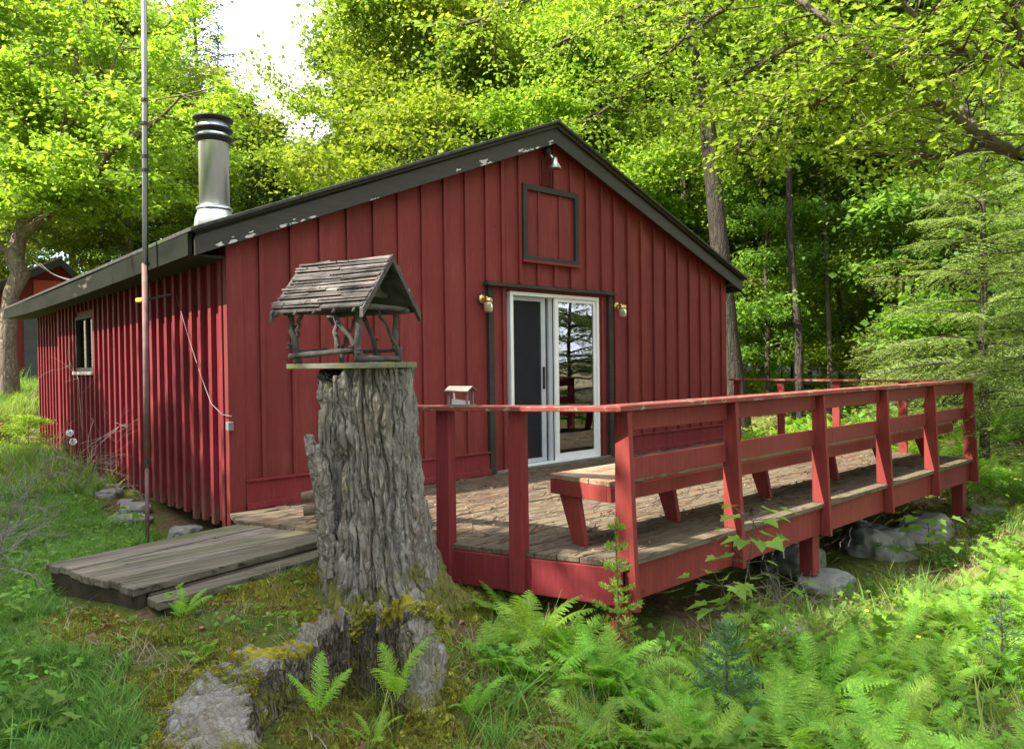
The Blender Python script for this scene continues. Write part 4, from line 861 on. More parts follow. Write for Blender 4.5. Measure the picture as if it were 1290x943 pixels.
_mi = np.where(_row > 170*.68, 1, 0); _mi = np.where((_row > 170*.50) & (_row < 170*.71) & (_nz > -.15) & (_ang > .05) & (_ang < .93), 2, _mi)
bs = bpy.data.objects.new('broken_stump', fastmesh('broken_stump', V-org, F, [M['rotstump'], M['rotwood'], M['capmoss']], True, _mi)); link(bs); bs.location = org
tag(bs, 'hollow rotten stump shell with moss and lichen in the foreground, open at the front', 'stump')
bs_eval = V.copy(); bs_faces = F.copy()

# ------------------------------------------------------------------ rocks
def rock(name, c, s, mat, label, cat='rock', seed=0, rot=0, group=None, flat=.0):
    import bmesh
    bm = bmesh.new(); bmesh.ops.create_icosphere(bm, subdivisions=5, radius=1)
    P = np.array([v.co[:] for v in bm.verts]); F = np.array([[v.index for v in f.verts] for f in bm.faces]); bm.free()
    n = P/np.linalg.norm(P, axis=1)[:, None]
    q = np.sign(P)*np.abs(P)**(.75)
    r = 1+.22*fbm(n*1.3+seed*7.1, 3, seed)+.05*fbm(n*6+seed, 3, seed+3)
    P = q*r[:, None]
    if flat: P[:, 2] = np.where(P[:, 2] > flat, flat+(P[:, 2]-flat)*.25, P[:, 2])
    P = P*np.array(s); cr, sr = math.cos(rot), math.sin(rot); P = np.stack([P[:, 0]*cr-P[:, 1]*sr, P[:, 0]*sr+P[:, 1]*cr, P[:, 2]], 1)
    o = bpy.data.objects.new(name, fastmesh(name, P, F, [mat], True)); link(o); o.location = c; return tag(o, label, cat, group)
rk = [((6.75, 3.45, -.78), (.38, .28, .27), 'darkrock', 'rounded grey boulder under the deck right of the middle leg', 1, .3),
      ((8.0, 3.2, -.86), (.38, .3, .30), 'darkrock', 'mossy angular boulder under the deck between the middle leg and the far leg', 2, 1.0),
      ((9.2, 3.1, -.86), (.55, .3, .26), 'darkrock', 'long low dark boulder beside the far deck leg', 3, .1),
      ((10.2, 2.75, -.84), (.35, .3, .22), 'concrete', 'pale flat boulder just outside the far deck leg', 4, .5),
      ((4.7, 2.4, -.74), (.17, .14, .14), 'darkrock', 'small grey stone half hidden by ferns below the deck edge', 5, .5),
      ((1.93, 7.75, -.27), (.18, .20, .06), 'concrete', 'flat tan stone lying beside the mast below the left wall', 6, .4),
      ((2.15, 6.75, -.27), (.14, .12, .07), 'darkrock', 'small dark stone by the wall behind the boardwalk', 7, .2),
      ((1.0, 15.2, .10), (.9, .7, .28), 'orangestone', 'orange-brown boulder on the grass beyond the far end of the wall', 8, .3),
      ((-.2, 14.2, .05), (.6, .5, .22), 'mossstone', 'mossy boulder left of the orange-brown boulder', 9, .9),
      ((7.7, 2.0, -.84), (.30, .22, .12), 'mossstone', 'yellow-green mossy stone among the ferns in front of the deck', 10, .2)]
for c, s, m, lb, sd_, ro in rk:
    rock('boulder' if max(s) > .3 else 'stone', c, s, M[m], lb, 'rock', sd_, ro)
# stacked footing stones under the middle leg
rock('footing_stone', (6.12, 2.86, -.70), (.26, .22, .09), M['concrete'], 'upper flat grey footing stone under the middle deck leg', 'stone', 21, .3, None, .6)
rock('footing_stone', (6.15, 2.82, -.86), (.32, .26, .11), M['concrete'], 'lower wide footing stone under the middle deck leg', 'stone', 22, .8, None, .6)
rng0 = np.random.default_rng(4)
k = 0
for yy in np.arange(8.2, 12.8, .42):
    s = rng0.uniform(.06, .14); rock('wall_stone', (2.12+rng0.uniform(-.08, .06), yy, gz(2.1, yy)+.01), (s, s*1.2, s*.6), M['concrete'], 'small pale stone in the row of rubble along the left wall foot', 'stone', 30+k, rng0.uniform(0, 3), 'rubble stones along the left wall'); k += 1

# ------------------------------------------------------------------ shed behind on the left
sh = thing('shed', 'small red shed with grey gable roof behind the cabin at the far left', 'shed', (2.9, 24, .6))
sx0, sx1, sy0, sy1, sa, sz, se = .1+.75, 6.6+.0, 24.0, 28.0, 4.29, 4.33, 2.9
def sroof(x): return sz-(sz-se)*abs(x-sa)/(sa-1.6)*1.0 if x < sa else sz-(x-sa)*1.02
sl0, sr0 = 2.2, 5.9
m_ = MB(); m_.prism([(sl0, .3), (sr0, .3), (sr0, sroof(sr0)-.1), (sa, sz-.15), (sl0, sroof(sl0)-.1)], sy0, sy1, 'y')
for x in np.arange(sl0+.2, sr0, .3): m_.box((x-.02, sy0-.03, 2.75), (x+.02, sy0, sroof(x)-.14))
m_.build('wall', M['redside'], sh)
m_ = MB()
for (xa, xb) in ((sl0-.6, sa), (sa+.001, sr0+.3)):
    za, zb = sroof(xa), sroof(xb); m_.hexa([(xa, sy0-.4, za-.08), (xb, sy0-.4, zb-.08), (xb, sy1+.3, zb-.08), (xa, sy1+.3, za-.08), (xa, sy0-.4, za), (xb, sy0-.4, zb), (xb, sy1+.3, zb), (xa, sy1+.3, za)])
m_.build('roof', simple('pale_roof', (.16, .155, .14), (.28, .275, .25), 8, .9), sh)
m_ = MB()
for (xa, xb) in ((sl0-.6, sa), (sa+.001, sr0+.3)):
    za, zb = sroof(xa), sroof(xb); m_.hexa([(xa, sy0-.44, za-.24), (xb, sy0-.44, zb-.24), (xb, sy0-.402, zb-.24), (xa, sy0-.402, za-.24), (xa, sy0-.44, za-.02), (xb, sy0-.44, zb-.02), (xb, sy0-.402, zb-.02), (xa, sy0-.402, za-.02)])
m_.build('fascia', M['trim'], sh)
m_ = MB(); m_.box((3.45, sy0-.05, .5), (5.3, sy0-.004, 2.62)); m_.build('door', simple('grey_door', (.07, .075, .085), (.10, .105, .115), 3, .6), sh)
m_ = MB(); m_.box((3.7, sy0-.06, 3.0), (4.6, sy0-.01, 3.7)); m_.build('gable_panel', simple('bright_panel', (.42, .05, .04), (.48, .07, .05), 3, .6), sh)
# utility wires
for i, (a, b, lb) in enumerate((((42, 328, 23.4), (108, 358, 13.5), 'upper thin wire strung from the shed to the cabin roof'), ((50, 331, 23.4), (96, 353, 15.0), 'lower thin wire strung from the shed to the cabin roof'))):
    p = at(*a); q_ = at(*b); m_ = MB(); m_.tube([p+(q_-p)*t-np.array([0, 0, .10*math.sin(math.pi*t)]) for t in np.linspace(0, 1, 12)], .007, 5); tag(m_.build('utility_wire', M['cable']), lb, 'wire')

# ================================================================== vegetation
def orient(n, rng, spread=1.0):
    """n unit-ish normals -> orthonormal (d, w) frames with random spin"""
    r = rng.normal(size=n.shape); d = r-(r*n).sum(1)[:, None]*n; d /= np.linalg.norm(d, axis=1)[:, None]+1e-9
    return d, np.cross(n, d)
def leafquads(c, n, s, asp, rng, d=None, fold=.12):
    if d is None: d, w = orient(n, rng)
    else:
        d = d/(np.linalg.norm(d, axis=1)[:, None]+1e-9); w = np.cross(n, d); w /= np.linalg.norm(w, axis=1)[:, None]+1e-9
    s = np.broadcast_to(s, (len(c),))[:, None]
    b = c-d*s*.5; t = c+d*s*.5; m = c-d*s*.06; l = m+w*s*asp*.5+n*s*fold; r = m-w*s*asp*.5+n*s*fold
    V = np.stack([b, r, t, l], 1).reshape(-1, 3); F = np.arange(len(V)).reshape(-1, 4); return V, F
LOBE = [(0, 0), (.16, -.06), (.44, .02), (.34, .20), (.56, .46), (.30, .46), (.24, .62), (0, 1.0)]
def mapleleaves(c, n, s, rng, d=None):
    if d is None: d, w = orient(n, rng)
    else:
        d = d/(np.linalg.norm(d, axis=1)[:, None]+1e-9); w = np.cross(n, d); w /= np.linalg.norm(w, axis=1)[:, None]+1e-9
    s = np.broadcast_to(s, (len(c),))[:, None]; k = len(LOBE); V = []
    for x, y in LOBE: V.append(c+d*s*(y-.3)+w*s*x+n*s*(.22*abs(x)-.14*max(0, y-.5)))
    for x, y in LOBE[1:-1]: V.append(c+d*s*(y-.3)-w*s*x+n*s*(.22*abs(x)-.14*max(0, y-.5)))
    V = np.stack(V, 1); m = V.shape[1]; V = V.reshape(-1, 3); b = (np.arange(len(c))*m)[:, None]
    return V, [b+np.arange(k)[None], b+np.array([k-1]+list(range(m-1, k-1, -1))+[0])[None]]
def unit(v): return v/(np.linalg.norm(v, axis=-1, keepdims=True)+1e-9)
def wood(segs, mat, name):
    V = []; F4 = []; n = 0
    for P, r, k in segs:
        v, f = tube(P, r, k, cap=False); V += v; F4 += [tuple(i+n for i in q) for q in f]; n += len(v)
    return fastmesh(name, np.array(V), np.array(F4), [mat], True)
def broadleaf(seed, H, CRr, base, nlimb, nleaf, ls, mat, bark, tr=.16, flat=.4, shape=1.0, leanx=0, trunkpts=None):
    rng = np.random.default_rng(seed); segs = []
    nt_ = 9; z = np.linspace(0, 1, nt_)
    wob = np.cumsum(rng.normal(size=(nt_, 2))*.018*H*.4, 0); wob -= wob[0]
    T = np.stack([wob[:, 0]+leanx*z*H, wob[:, 1], z*H*.95-.3*(z == 0)], 1)
    segs.append((T, tr*(1-z*.85)*(1+.35*np.exp(-z*H/.35)), 10))
    def tp(h): return np.array([np.interp(h, z*H*.95, T[:, i]) for i in range(3)])
    ends = []   # (p, q) line pieces carrying leaves
    az = rng.uniform(0, 6.28)
    for i in range(nlimb):
        u = (i+.5)/nlimb; h = H*(base+(.93-base)*u); az += 2.4+rng.normal()*.3
        prof = (math.sin(math.pi*min(1, (.18+.86*u))))**.7*shape if u < .95 else .3
        L = CRr*prof*rng.uniform(.75, 1.2); el = R_(8+50*u+rng.normal()*8)
        p0 = tp(h); d = np.array([math.cos(az)*math.cos(el), math.sin(az)*math.cos(el), math.sin(el)])
        m = 6; P = [p0]
        for k in range(1, m): P.append(P[-1]+d*L/(m-1)); d = unit(d+rng.normal(size=3)*.14+np.array([0, 0, -.04]))
        P = np.array(P); r0 = max(.02, tr*.38*(1-u*.6)); segs.append((P, np.linspace(r0, .008, m), 5))
        ends.append((P[-2], P[-1])); ends.append((P[-3], P[-2]))
        for k in range(7):
            t = rng.uniform(.25, 1); j = min(int(t*(m-1)), m-2); q = P[j]+(P[j+1]-P[j])*(t*(m-1)-j)
            sd_ = unit(np.cross(P[j+1]-P[j], [0, 0, 1]))*rng.choice([-1, 1]); dd_ = unit(sd_+unit(P[j+1]-P[j])*.6+rng.normal(size=3)*.15+np.array([0, 0, .05]))
            l2 = L*rng.uniform(.25, .5)*(1.15-t*.6)+.15; q2 = q+dd_*l2
            segs.append((np.array([q, (q+q2)/2+[0, 0, .03], q2]), np.array([.014, .009, .004]), 3)); ends.append((q, q2)); ends.append(((q+q2)/2, q2))
    ends = np.array(ends); ncl = max(60, nleaf//45); pick = rng.integers(0, len(ends), ncl); t = rng.uniform(.2, 1.1, ncl)[:, None]
    cc = ends[pick, 0]*(1-t)+ends[pick, 1]*t; cn = unit(np.array([0, 0, 1.0])+rng.normal(size=(ncl, 3))*.28)
    cs = rng.uniform(.55, 1.3, ncl)*.26*CRr**.35
    which = rng.integers(0, ncl, nleaf); a, w_ = orient(cn, rng)
    g = rng.normal(size=(nleaf, 3)); c = cc[which]+(a[which]*g[:, :1]+w_[which]*g[:, 1:2])*cs[which][:, None]+cn[which]*g[:, 2:]*(cs[which]*flat*.55)[:, None]
    c[:, 2] -= .06*rng.random(nleaf)
    n = unit(cn[which]*.9+rng.normal(size=(nleaf, 3))*.55)
    V, F = leafquads(c, n, ls*np.clip(np.exp(rng.normal(size=nleaf)*.38), .4, 1.9), .72, rng)
    return wood(segs, bark, 'trunk'), fastmesh('crown', V, F, [mat])
def hemlock(seed, H, Rr, base, mat, bark, tr=.12, step=.24, per=4, ls=.05, dens=1.0, droop=.18, spiky=0):
    rng = np.random.default_rng(seed); segs = []
    z = np.linspace(0, 1, 8); T = np.stack([rng.normal(size=8)*.02*z*H*.3, rng.normal(size=8)*.02*z*H*.3, z*H-.3*(z == 0)], 1)
    segs.append((T, tr*(1-z*.93), 8)); C = []; NN = []; D = []; S = []
    h = base*H; az = rng.uniform(0, 6)
    while h < H*.99:
        for k in range(per):
            az += 6.283/per+rng.normal()*.35; u = (h/H-base)/(1-base); L = Rr*((1-u)**.75)*rng.uniform(.6, 1.15)+.12
            if rng.random() < .10: continue
            m = 7; tt = np.linspace(0, 1, m); e0 = R_(rng.uniform(2, 20)+25*u)
            dirh = np.array([math.cos(az), math.sin(az), 0]); x = tt*L*math.cos(e0); zz = tt*L*math.sin(e0)-droop*L*tt**2*(1.6-.6*u)
            P = np.array([np.interp(h, z*H, T[:, 0]), np.interp(h, z*H, T[:, 1]), h+rng.uniform(-.08, .08)])+dirh*x[:, None]+np.array([0, 0, 1])*zz[:, None]
            segs.append((P, np.linspace(.008+.012*L, .003, m), 3))
            nt_ = int(L/.075*dens)+3; ts = np.linspace(.12, 1.0, nt_); side = np.cross(dirh, [0, 0, 1])
            bp = np.stack([np.interp(ts, tt, P[:, i]) for i in range(3)], 1); tl = np.interp(ts, [0, .25, .6, 1], [.12, .42, .34, .08])*L*rng.uniform(.6, 1.15, nt_)+.05; twist = rng.normal()*.35
            sg = np.where(np.arange(nt_) % 2 == 0, 1, -1)
            td = unit(side*sg[:, None]+dirh*rng.uniform(.5, .9, nt_)[:, None]+rng.normal(size=(nt_, 3))*.12+np.array([0, 0, -.16])+np.array([0, 0, 1])*(twist*sg)[:, None])
            for q in range(nt_):
                nl = max(3, int(tl[q]/(ls*.55))); s = np.linspace(.08, 1, nl)
                c = bp[q]+td[q]*(s*tl[q])[:, None]+np.array([0, 0, -1])*((s*tl[q])**2*.35)[:, None]
                fwd = np.cross(np.array([0, 0, 1]), td[q])*np.where(np.arange(nl) % 2 == 0, 1, -1)[:, None]
                dl = unit(fwd*(.9+spiky)+td[q]*.75+rng.normal(size=(nl, 3))*(.15+.4*spiky))
                C.append(c+dl*ls*.45); D.append(dl); NN.append(unit(np.array([0, 0, 1.0])-side*twist*sg[q]+rng.normal(size=(nl, 3))*.38)); S.append(ls*rng.uniform(.8, 1.5, nl)*(1.15-.5*s))
        h += step*rng.uniform(.7, 1.3)
    C = np.concatenate(C); NN = np.concatenate(NN); D = np.concatenate(D); S = np.concatenate(S)
    V, F = leafquads(C, NN, S*1.15, .42, rng, D, .03)
    return wood(segs, bark, 'trunk'), fastmesh('crown', V, F, [mat])
def place(name, meshes, x, y, rz=0, sc=1.0, label='', cat='tree', group=None, dz=-.05, sxy=None, mats=None):
    z = gz(x, y)+dz; o = bpy.data.objects.new(name, None); link(o); o.location = (x, y, z); o.rotation_euler = (0, 0, rz); o.scale = (sxy or sc, sxy or sc, sc); o.empty_display_size = .2
    tag(o, label, cat, group)
    for nm, me in zip(('trunk', 'crown'), meshes):
        c = bpy.data.objects.new(nm, me); link(c, o)
    return o
def AZ_(p): return R_(48.1)+math.atan((645-p)/920)
def pol(p, D): a = AZ_(p); return D*math.cos(a), D*math.sin(a)

BLY = [broadleaf(1, 13, 3.6, .16, 26, 62000, .105, M['leafY'], M['lightbark'], .15),
       broadleaf(2, 14, 3.9, .22, 26, 60000, .11, M['leafY'], M['bark'], .17, flat=.5),
       broadleaf(3, 11, 3.2, .12, 24, 56000, .095, M['leafY'], M['bark'], .11)]
BLG = [broadleaf(4, 15, 4.2, .2, 26, 56000, .125, M['leafG'], M['bark'], .18),
       broadleaf(5, 12, 3.4, .14, 24, 52000, .11, M['leafG'], M['darkbark'], .12)]
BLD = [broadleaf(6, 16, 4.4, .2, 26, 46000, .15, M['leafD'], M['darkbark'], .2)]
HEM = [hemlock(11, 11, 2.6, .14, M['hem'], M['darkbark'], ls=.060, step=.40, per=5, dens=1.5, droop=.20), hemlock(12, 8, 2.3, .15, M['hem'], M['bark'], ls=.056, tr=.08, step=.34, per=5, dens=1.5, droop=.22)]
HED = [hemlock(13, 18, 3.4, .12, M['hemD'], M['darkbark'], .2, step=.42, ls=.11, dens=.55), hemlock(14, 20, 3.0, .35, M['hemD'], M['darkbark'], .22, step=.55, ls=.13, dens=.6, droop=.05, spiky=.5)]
BTH = [broadleaf(36, 13, 3.7, .3, 20, 15000, .12, M['leafG'], M['bark'], .16)]
SAP = [broadleaf(7, 4.5, 1.5, .2, 15, 7500, .085, M['leafY'], M['bark'], .035), broadleaf(8, 5.5, 1.7, .3, 16, 8500, .09, M['leafG'], M['bark'], .04)]
rt = random.Random(21)
# ---- named trees one can tell apart
# leaning twisted tree at the far left
def lefttree():
    rng = np.random.default_rng(50); base = at(8, 500, 19.8); base[2] = gz(base[0], base[1])
    tp = [at(*p) for p in ((10, 505, 19.8), (8, 430, 19.8), (14, 370, 19.8), (26, 345, 19.8), (18, 325, 19.8), (28, 285, 19.8), (36, 255, 19.8))]; tp[0][2] = base[2]-.2
    T = np.array(tp)-base; segs = [(T, np.array([.27, .185, .16, .20, .19, .14, .11]), 12)]
    fk = T[-1]; ends = []
    lims = [((36, 255), (48, 190), (42, 100), (50, 0), 19.8), ((36, 255), (72, 180), (95, 90), (120, -30), 19.6), ((36, 255), (60, 215), (95, 150), (150, 60), 19.2), ((30, 275), (5, 215), (-30, 150), (-70, 60), 20.4),
            ((26, 300), (70, 262), (130, 245), (190, 230), 19.0), ((28, 290), (90, 240), (150, 190), (230, 120), 18.6), ((48, 190), (20, 120), (0, 40), (-20, -50), 20.2), ((20, 320), (-20, 300), (-60, 280), (-110, 270), 19.8), ((95, 120), (150, 90), (190, 50), (240, 0), 20.5), ((60, 220), (110, 215), (170, 215), (235, 205), 20.5)]
    for *ps, D in lims:
        P = np.array([at(a, b, 19.8+(D-19.8)*i*.9) for i, (a, b) in enumerate(ps)])-base
        Pi = np.array([[np.interp(t, np.linspace(0, 1, 4), P[:, k]) for k in range(3)] for t in np.linspace(0, 1, 9)]); Pi[1:-1] += rng.normal(size=(7, 3))*.07
        segs.append((Pi, np.linspace(.12, .02, 9), 6))
        for j in range(2, 9):
            for _ in range(4):
                d = unit(rng.normal(size=3)*np.array([1, 1, .45])); q = Pi[j]+d*rng.uniform(.6, 1.5); segs.append((np.array([Pi[j], (Pi[j]+q)/2+rng.normal(size=3)*.05, q]), np.array([.022, .014, .005]), 4)); ends.append((Pi[j]*.4+q*.6, q+d*.3)); ends.append((Pi[j]*.7+q*.3, q))
    ends = np.array(ends); nleaf = 52000; ncl = 1300; pick = rng.integers(0, len(ends), ncl); t = rng.random((ncl, 1)); cc = ends[pick, 0]*(1-t)+ends[pick, 1]*t+rng.normal(size=(ncl, 3))*.12
    cn = unit(np.array([0, 0, 1.0])+rng.normal(size=(ncl, 3))*.3); a, w_ = orient(cn, rng); wh = rng.integers(0, ncl, nleaf); g = rng.normal(size=(nleaf, 3)); cs = rng.uniform(.12, .34, ncl)
    c = cc[wh]+(a[wh]*g[:, :1]+w_[wh]*g[:, 1:2])*cs[wh][:, None]+cn[wh]*g[:, 2:]*.06
    kp = (c[:, 2]+base[2] > 4.5); c = c[kp]; wh = wh[kp]; nleaf = len(c)
    V, F = leafquads(c, unit(cn[wh]+rng.normal(size=(nleaf, 3))*.55), .10*np.clip(np.exp(rng.normal(size=nleaf)*.35), .4, 1.8), .75, rng)
    o = bpy.data.objects.new('crooked_tree', None); link(o); o.location = base; tag(o, 'crooked pale-barked tree with a swollen bend in its trunk at the far left', 'tree')
    for nm, me in (('trunk', wood(segs, M['crookbark'], 'trunk')), ('crown', fastmesh('crown', V, F, [M['leafY']]))): link(bpy.data.objects.new(nm, me), o)
lefttree()
def T_(name, mesh, p, D, sc, label, rz=None, group=None, cat='tree'):
    x, y = pol(p, D); return place(name, mesh, x, y, rt.uniform(0, 6.28) if rz is None else rz, sc, label, cat, group)
T_('broadleaf_tree', BLY[0], 165, 29, 1.1, 'bright yellow-green tree left of the chimney, nearest behind the cabin roof')
T_('broadleaf_tree', BLY[2], 215, 27, .95, 'bright leafy tree directly behind and left of the chimney')
T_('broadleaf_tree', BLG[1], 320, 33, 1.0, 'mid-green rounded tree below the white sky gap')
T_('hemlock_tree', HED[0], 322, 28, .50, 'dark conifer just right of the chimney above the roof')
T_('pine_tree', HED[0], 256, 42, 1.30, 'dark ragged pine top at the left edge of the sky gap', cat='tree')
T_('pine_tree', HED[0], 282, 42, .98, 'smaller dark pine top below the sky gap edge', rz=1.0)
T_('broadleaf_tree', BLG[0], 395, 34, .70, 'green tree at the bottom right of the sky gap')
T_('broadleaf_tree', BLY[1], 512, 25, 1.12, 'tall yellow-green tree right of the sky gap')
T_('broadleaf_tree', BLG[0], 478, 31, 1.08, 'tall green tree standing behind the yellow-green one right of the sky gap')
T_('broadleaf_tree', BLY[0], 560, 22, 1.08, 'bright tree behind the left roof slope next to the ridge')
T_('broadleaf_tree', BLG[0], 640, 26, 1.12, 'large green tree behind the roof ridge')
T_('broadleaf_tree', BLY[2], 735, 20, 1.0, 'bright low-branched tree behind the right roof slope')
T_('broadleaf_tree', BLY[1], 820, 24, 1.05, 'yellow-green tree above the right roof slope')
T_('hemlock_tree', HED[0], 1262, 23, .8, 'dark tall hemlock behind the pale hemlock sprays at the right')
T_('hemlock_tree', HED[0], 690, 34, .9, 'dark conifer in the gap behind the right roof slope')
T_('hemlock_tree', HEM[0], 1240, 13.5, .66, 'pale sunlit hemlock behind the far end of the deck rail', rz=.5)
T_('hemlock_tree', HEM[1], 1335, 10.8, .74, 'hemlock with drooping sprays at the right edge of the picture', rz=2.0)
T_('hemlock_tree', HEM[0], 1200, 16.5, .8, 'taller hemlock behind the two front hemlocks at the right')
T_('hemlock_tree', HEM[1], 1165, 18, .85, 'mid-green hemlock left of the pale sunlit hemlock')
T_('hemlock_tree', HEM[1], 1140, 17, .42, 'short young hemlock at the corner of the far deck rail')
# straight-trunked tall trees on the right
def talltrunk(seed, H, r, base, crown, bark, mat, nl=16000, ls=.12):
    return broadleaf(seed, H, crown, base, 16, nl, ls, mat, bark, r, flat=.4)
TT = broadleaf(31, 17, 3.2, .50, 14, 22000, .13, M['leafG'], M['trunkbark'], .225, leanx=.045)
for p, D, k, sc, lb in ((968, 18.5, BLG[1], .62, 'airy green understory tree at the clearing edge right of the massive dark trunk'), (1058, 19.5, BLY[2], .70, 'airy yellow-green understory tree at the clearing edge, mid-way to the hemlocks'), (1115, 18.5, BLG[1], .56, 'smaller airy understory tree at the clearing edge beside the hemlocks'),
    (958, 24, BLY[2], .9, 'low bright understory tree right of the massive dark trunk'), (1040, 27, BLY[2], 1.0, 'low bright understory tree behind the slim dark trunk'), (1092, 25, BLG[1], .8, 'low green understory tree left of the hemlocks'), (1000, 27, BLG[1], .85, 'mid-green understory tree before the road')):
    T_('understory_tree', k, p, D, sc, lb)
T_('big_tree', TT, 931, 15.2, 1.0, 'massive dark straight trunk rising behind the right corner of the cabin', rz=R_(138))
TT2 = talltrunk(32, 15, .10, .38, 2.6, M['trunkbark'], M['leafG'], 12000); TT3 = talltrunk(33, 13, .065, .4, 2.2, M['bark'], M['leafY'], 11000)
for p, D, me, sc, lb in ((1003, 16.5, TT2, 1.0, 'slim dark trunk in front of the road, just right of the big trunk'), (1047, 18, TT3, 1.0, 'thin trunk standing before the road, second right of the big trunk'), (967, 24, TT3, .95, 'thin sapling trunk between the big trunk and the slim dark trunk'),
    (1100, 21, TT2, .9, 'slender tree left of the hemlocks'), (1195, 17, TT3, 1.1, 'pale slim trunk rising behind the hemlock sprays'), (1225, 26, TT2, 1.2, 'straight dark trunk deep among the hemlocks'), (1262, 20, TT3, 1.2, 'slim trunk at the right edge behind the hemlocks'), (1150, 30, TT2, 1.2, 'tall trunk on the far side of the road behind the hemlocks')):
    T_('slender_tree', me, p, D, sc, lb)
for p, D, k, sc, lb in ((940, 20, 0, .5, 'young leafy sapling beside the big trunk'), (985, 22, 1, .6, 'green sapling between the thin trunks'), (1090, 19, 0, .6, 'bright sapling before the road'), (1030, 29, 1, .6, 'sapling on the verge in front of the road'), (1130, 23, 0, 1.0, 'leafy sapling left of the hemlocks'), (1010, 34, 0, .8, 'sunlit sapling on the bank beyond the road')):
    T_('sapling', SAP[k], p, D, sc, lb)
TT4 = talltrunk(34, 14, .06, .55, 2.0, M['lightbark'], M['leafG'], 9000, .13); TT5 = talltrunk(35, 12, .09, .5, 2.2, M['bark'], M['leafY'], 9000, .13)
for p, D, me, sc, lb in ((946, 26, TT4, .9, 'pale thin pole tree just right of the massive dark trunk'), (976, 30, TT5, 1.0, 'grey pole tree beyond the road, between the massive trunk and the slim dark trunk'), (1017, 27, TT4, 1.0, 'pale pole tree immediately right of the slim dark trunk'), (1030, 34, TT5, 1.1, 'grey pole tree on the bank beyond the road'), (1062, 31, TT4, 1.0, 'pale pole tree right of the thin roadside trunk'),
    (1083, 25, TT5, .9, 'grey pole tree left of the slender tree by the hemlocks'), (1118, 29, TT4, 1.1, 'pale pole tree between the slender tree and the hemlocks'), (1135, 33, TT5, 1.1, 'grey pole tree showing through the gap left of the hemlocks'), (1212, 24, TT4, 1.1, 'pale pole tree seen through the hemlock sprays')):
    T_('pole_tree', me, p, D, sc, lb)
# woods behind: individuals that look alike
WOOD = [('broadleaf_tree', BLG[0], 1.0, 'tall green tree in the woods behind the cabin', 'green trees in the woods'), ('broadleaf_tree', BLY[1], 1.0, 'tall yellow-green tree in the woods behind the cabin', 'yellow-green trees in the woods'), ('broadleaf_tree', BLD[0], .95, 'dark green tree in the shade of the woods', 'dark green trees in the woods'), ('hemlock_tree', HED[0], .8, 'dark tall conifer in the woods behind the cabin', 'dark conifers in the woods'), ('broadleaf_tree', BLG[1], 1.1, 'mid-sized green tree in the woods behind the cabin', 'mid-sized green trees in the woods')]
USED = set()
for p, D, k, sc in ((-60, 27, 1, 1), (20, 32, 0, 1), (90, 34, 2, .95), (170, 34, 3, .75), (200, 38, 0, .92), (245, 36, 2, .8), (300, 46, 2, .90), (345, 42, 0, .74), (400, 44, 3, .72), (480, 38, 2, 1.0), (510, 34, 0, 1.2), (520, 29, 3, 1), (590, 33, 2, 1.2), (640, 38, 3, 1.3), (700, 30, 1, 1.2), (740, 29, 4, .95), (790, 36, 0, 1.2),
    (850, 29, 1, 1.1), (870, 24, 1, 1.0), (935, 30, 1, 1.0), (960, 36, 1, 1.2), (1000, 42, 0, 1.2), (1040, 38, 1, 1.2), (1080, 33, 4, 1.1), (1110, 40, 0, 1.2), (1150, 36, 1, 1.1), (1190, 30, 1, 1.1), (1240, 34, 0, 1.2), (1280, 28, 2, 1.1), (1320, 24, 3, .95), (1350, 30, 1, 1.1), (1085, 29, 1, 1.0), (930, 44, 0, 1.3), (1300, 17, 4, .9), (1250, 48, 3, 1.4), (980, 52, 3, 1.4)):
    nm, me, s0, lb, g = WOOD[k]
    kd = ('tall green tree', 'tall yellow-green tree', 'dark green tree', 'tall dark conifer', 'mid-sized green tree')[k]
    zn = [z_ for lim, z_ in ((0, 'beyond the left edge of the view'), (60, 'behind the crooked tree'), (130, 'left of the mast'), (190, 'behind the mast'), (230, 'between the mast and the chimney'), (275, 'behind the chimney'), (340, 'right of the chimney'), (410, 'under the sky gap'), (470, 'right of the sky gap'), (560, 'above the left roof slope'), (620, 'left of the ridge'), (680, 'just left of the ridge'), (730, 'right above the ridge'), (800, 'above the upper right roof slope'), (860, 'above the middle of the right roof slope'), (910, 'left of the massive dark trunk'), (950, 'right of the massive dark trunk'), (990, 'left of the slim dark trunk'), (1030, 'behind the slim dark trunk'), (1070, 'behind the thin roadside trunk'), (1105, 'behind the slender trunks'), (1140, 'left of the pale hemlock'), (1180, 'behind the pale hemlock'), (1230, 'behind the hemlock sprays'), (1270, 'among the hemlocks'), (1299, 'at the right edge'), (1311, 'near the right edge'), (1330, 'just past the right edge'), (9999, 'beyond the right edge of the view')) if p <= lim][0]
    lb = kd+' in the woods '+zn
    while lb in USED: lb += ', farther back'
    USED.add(lb); T_(nm, me, p, D, sc*s0, lb, group='trees of the woods behind the cabin')
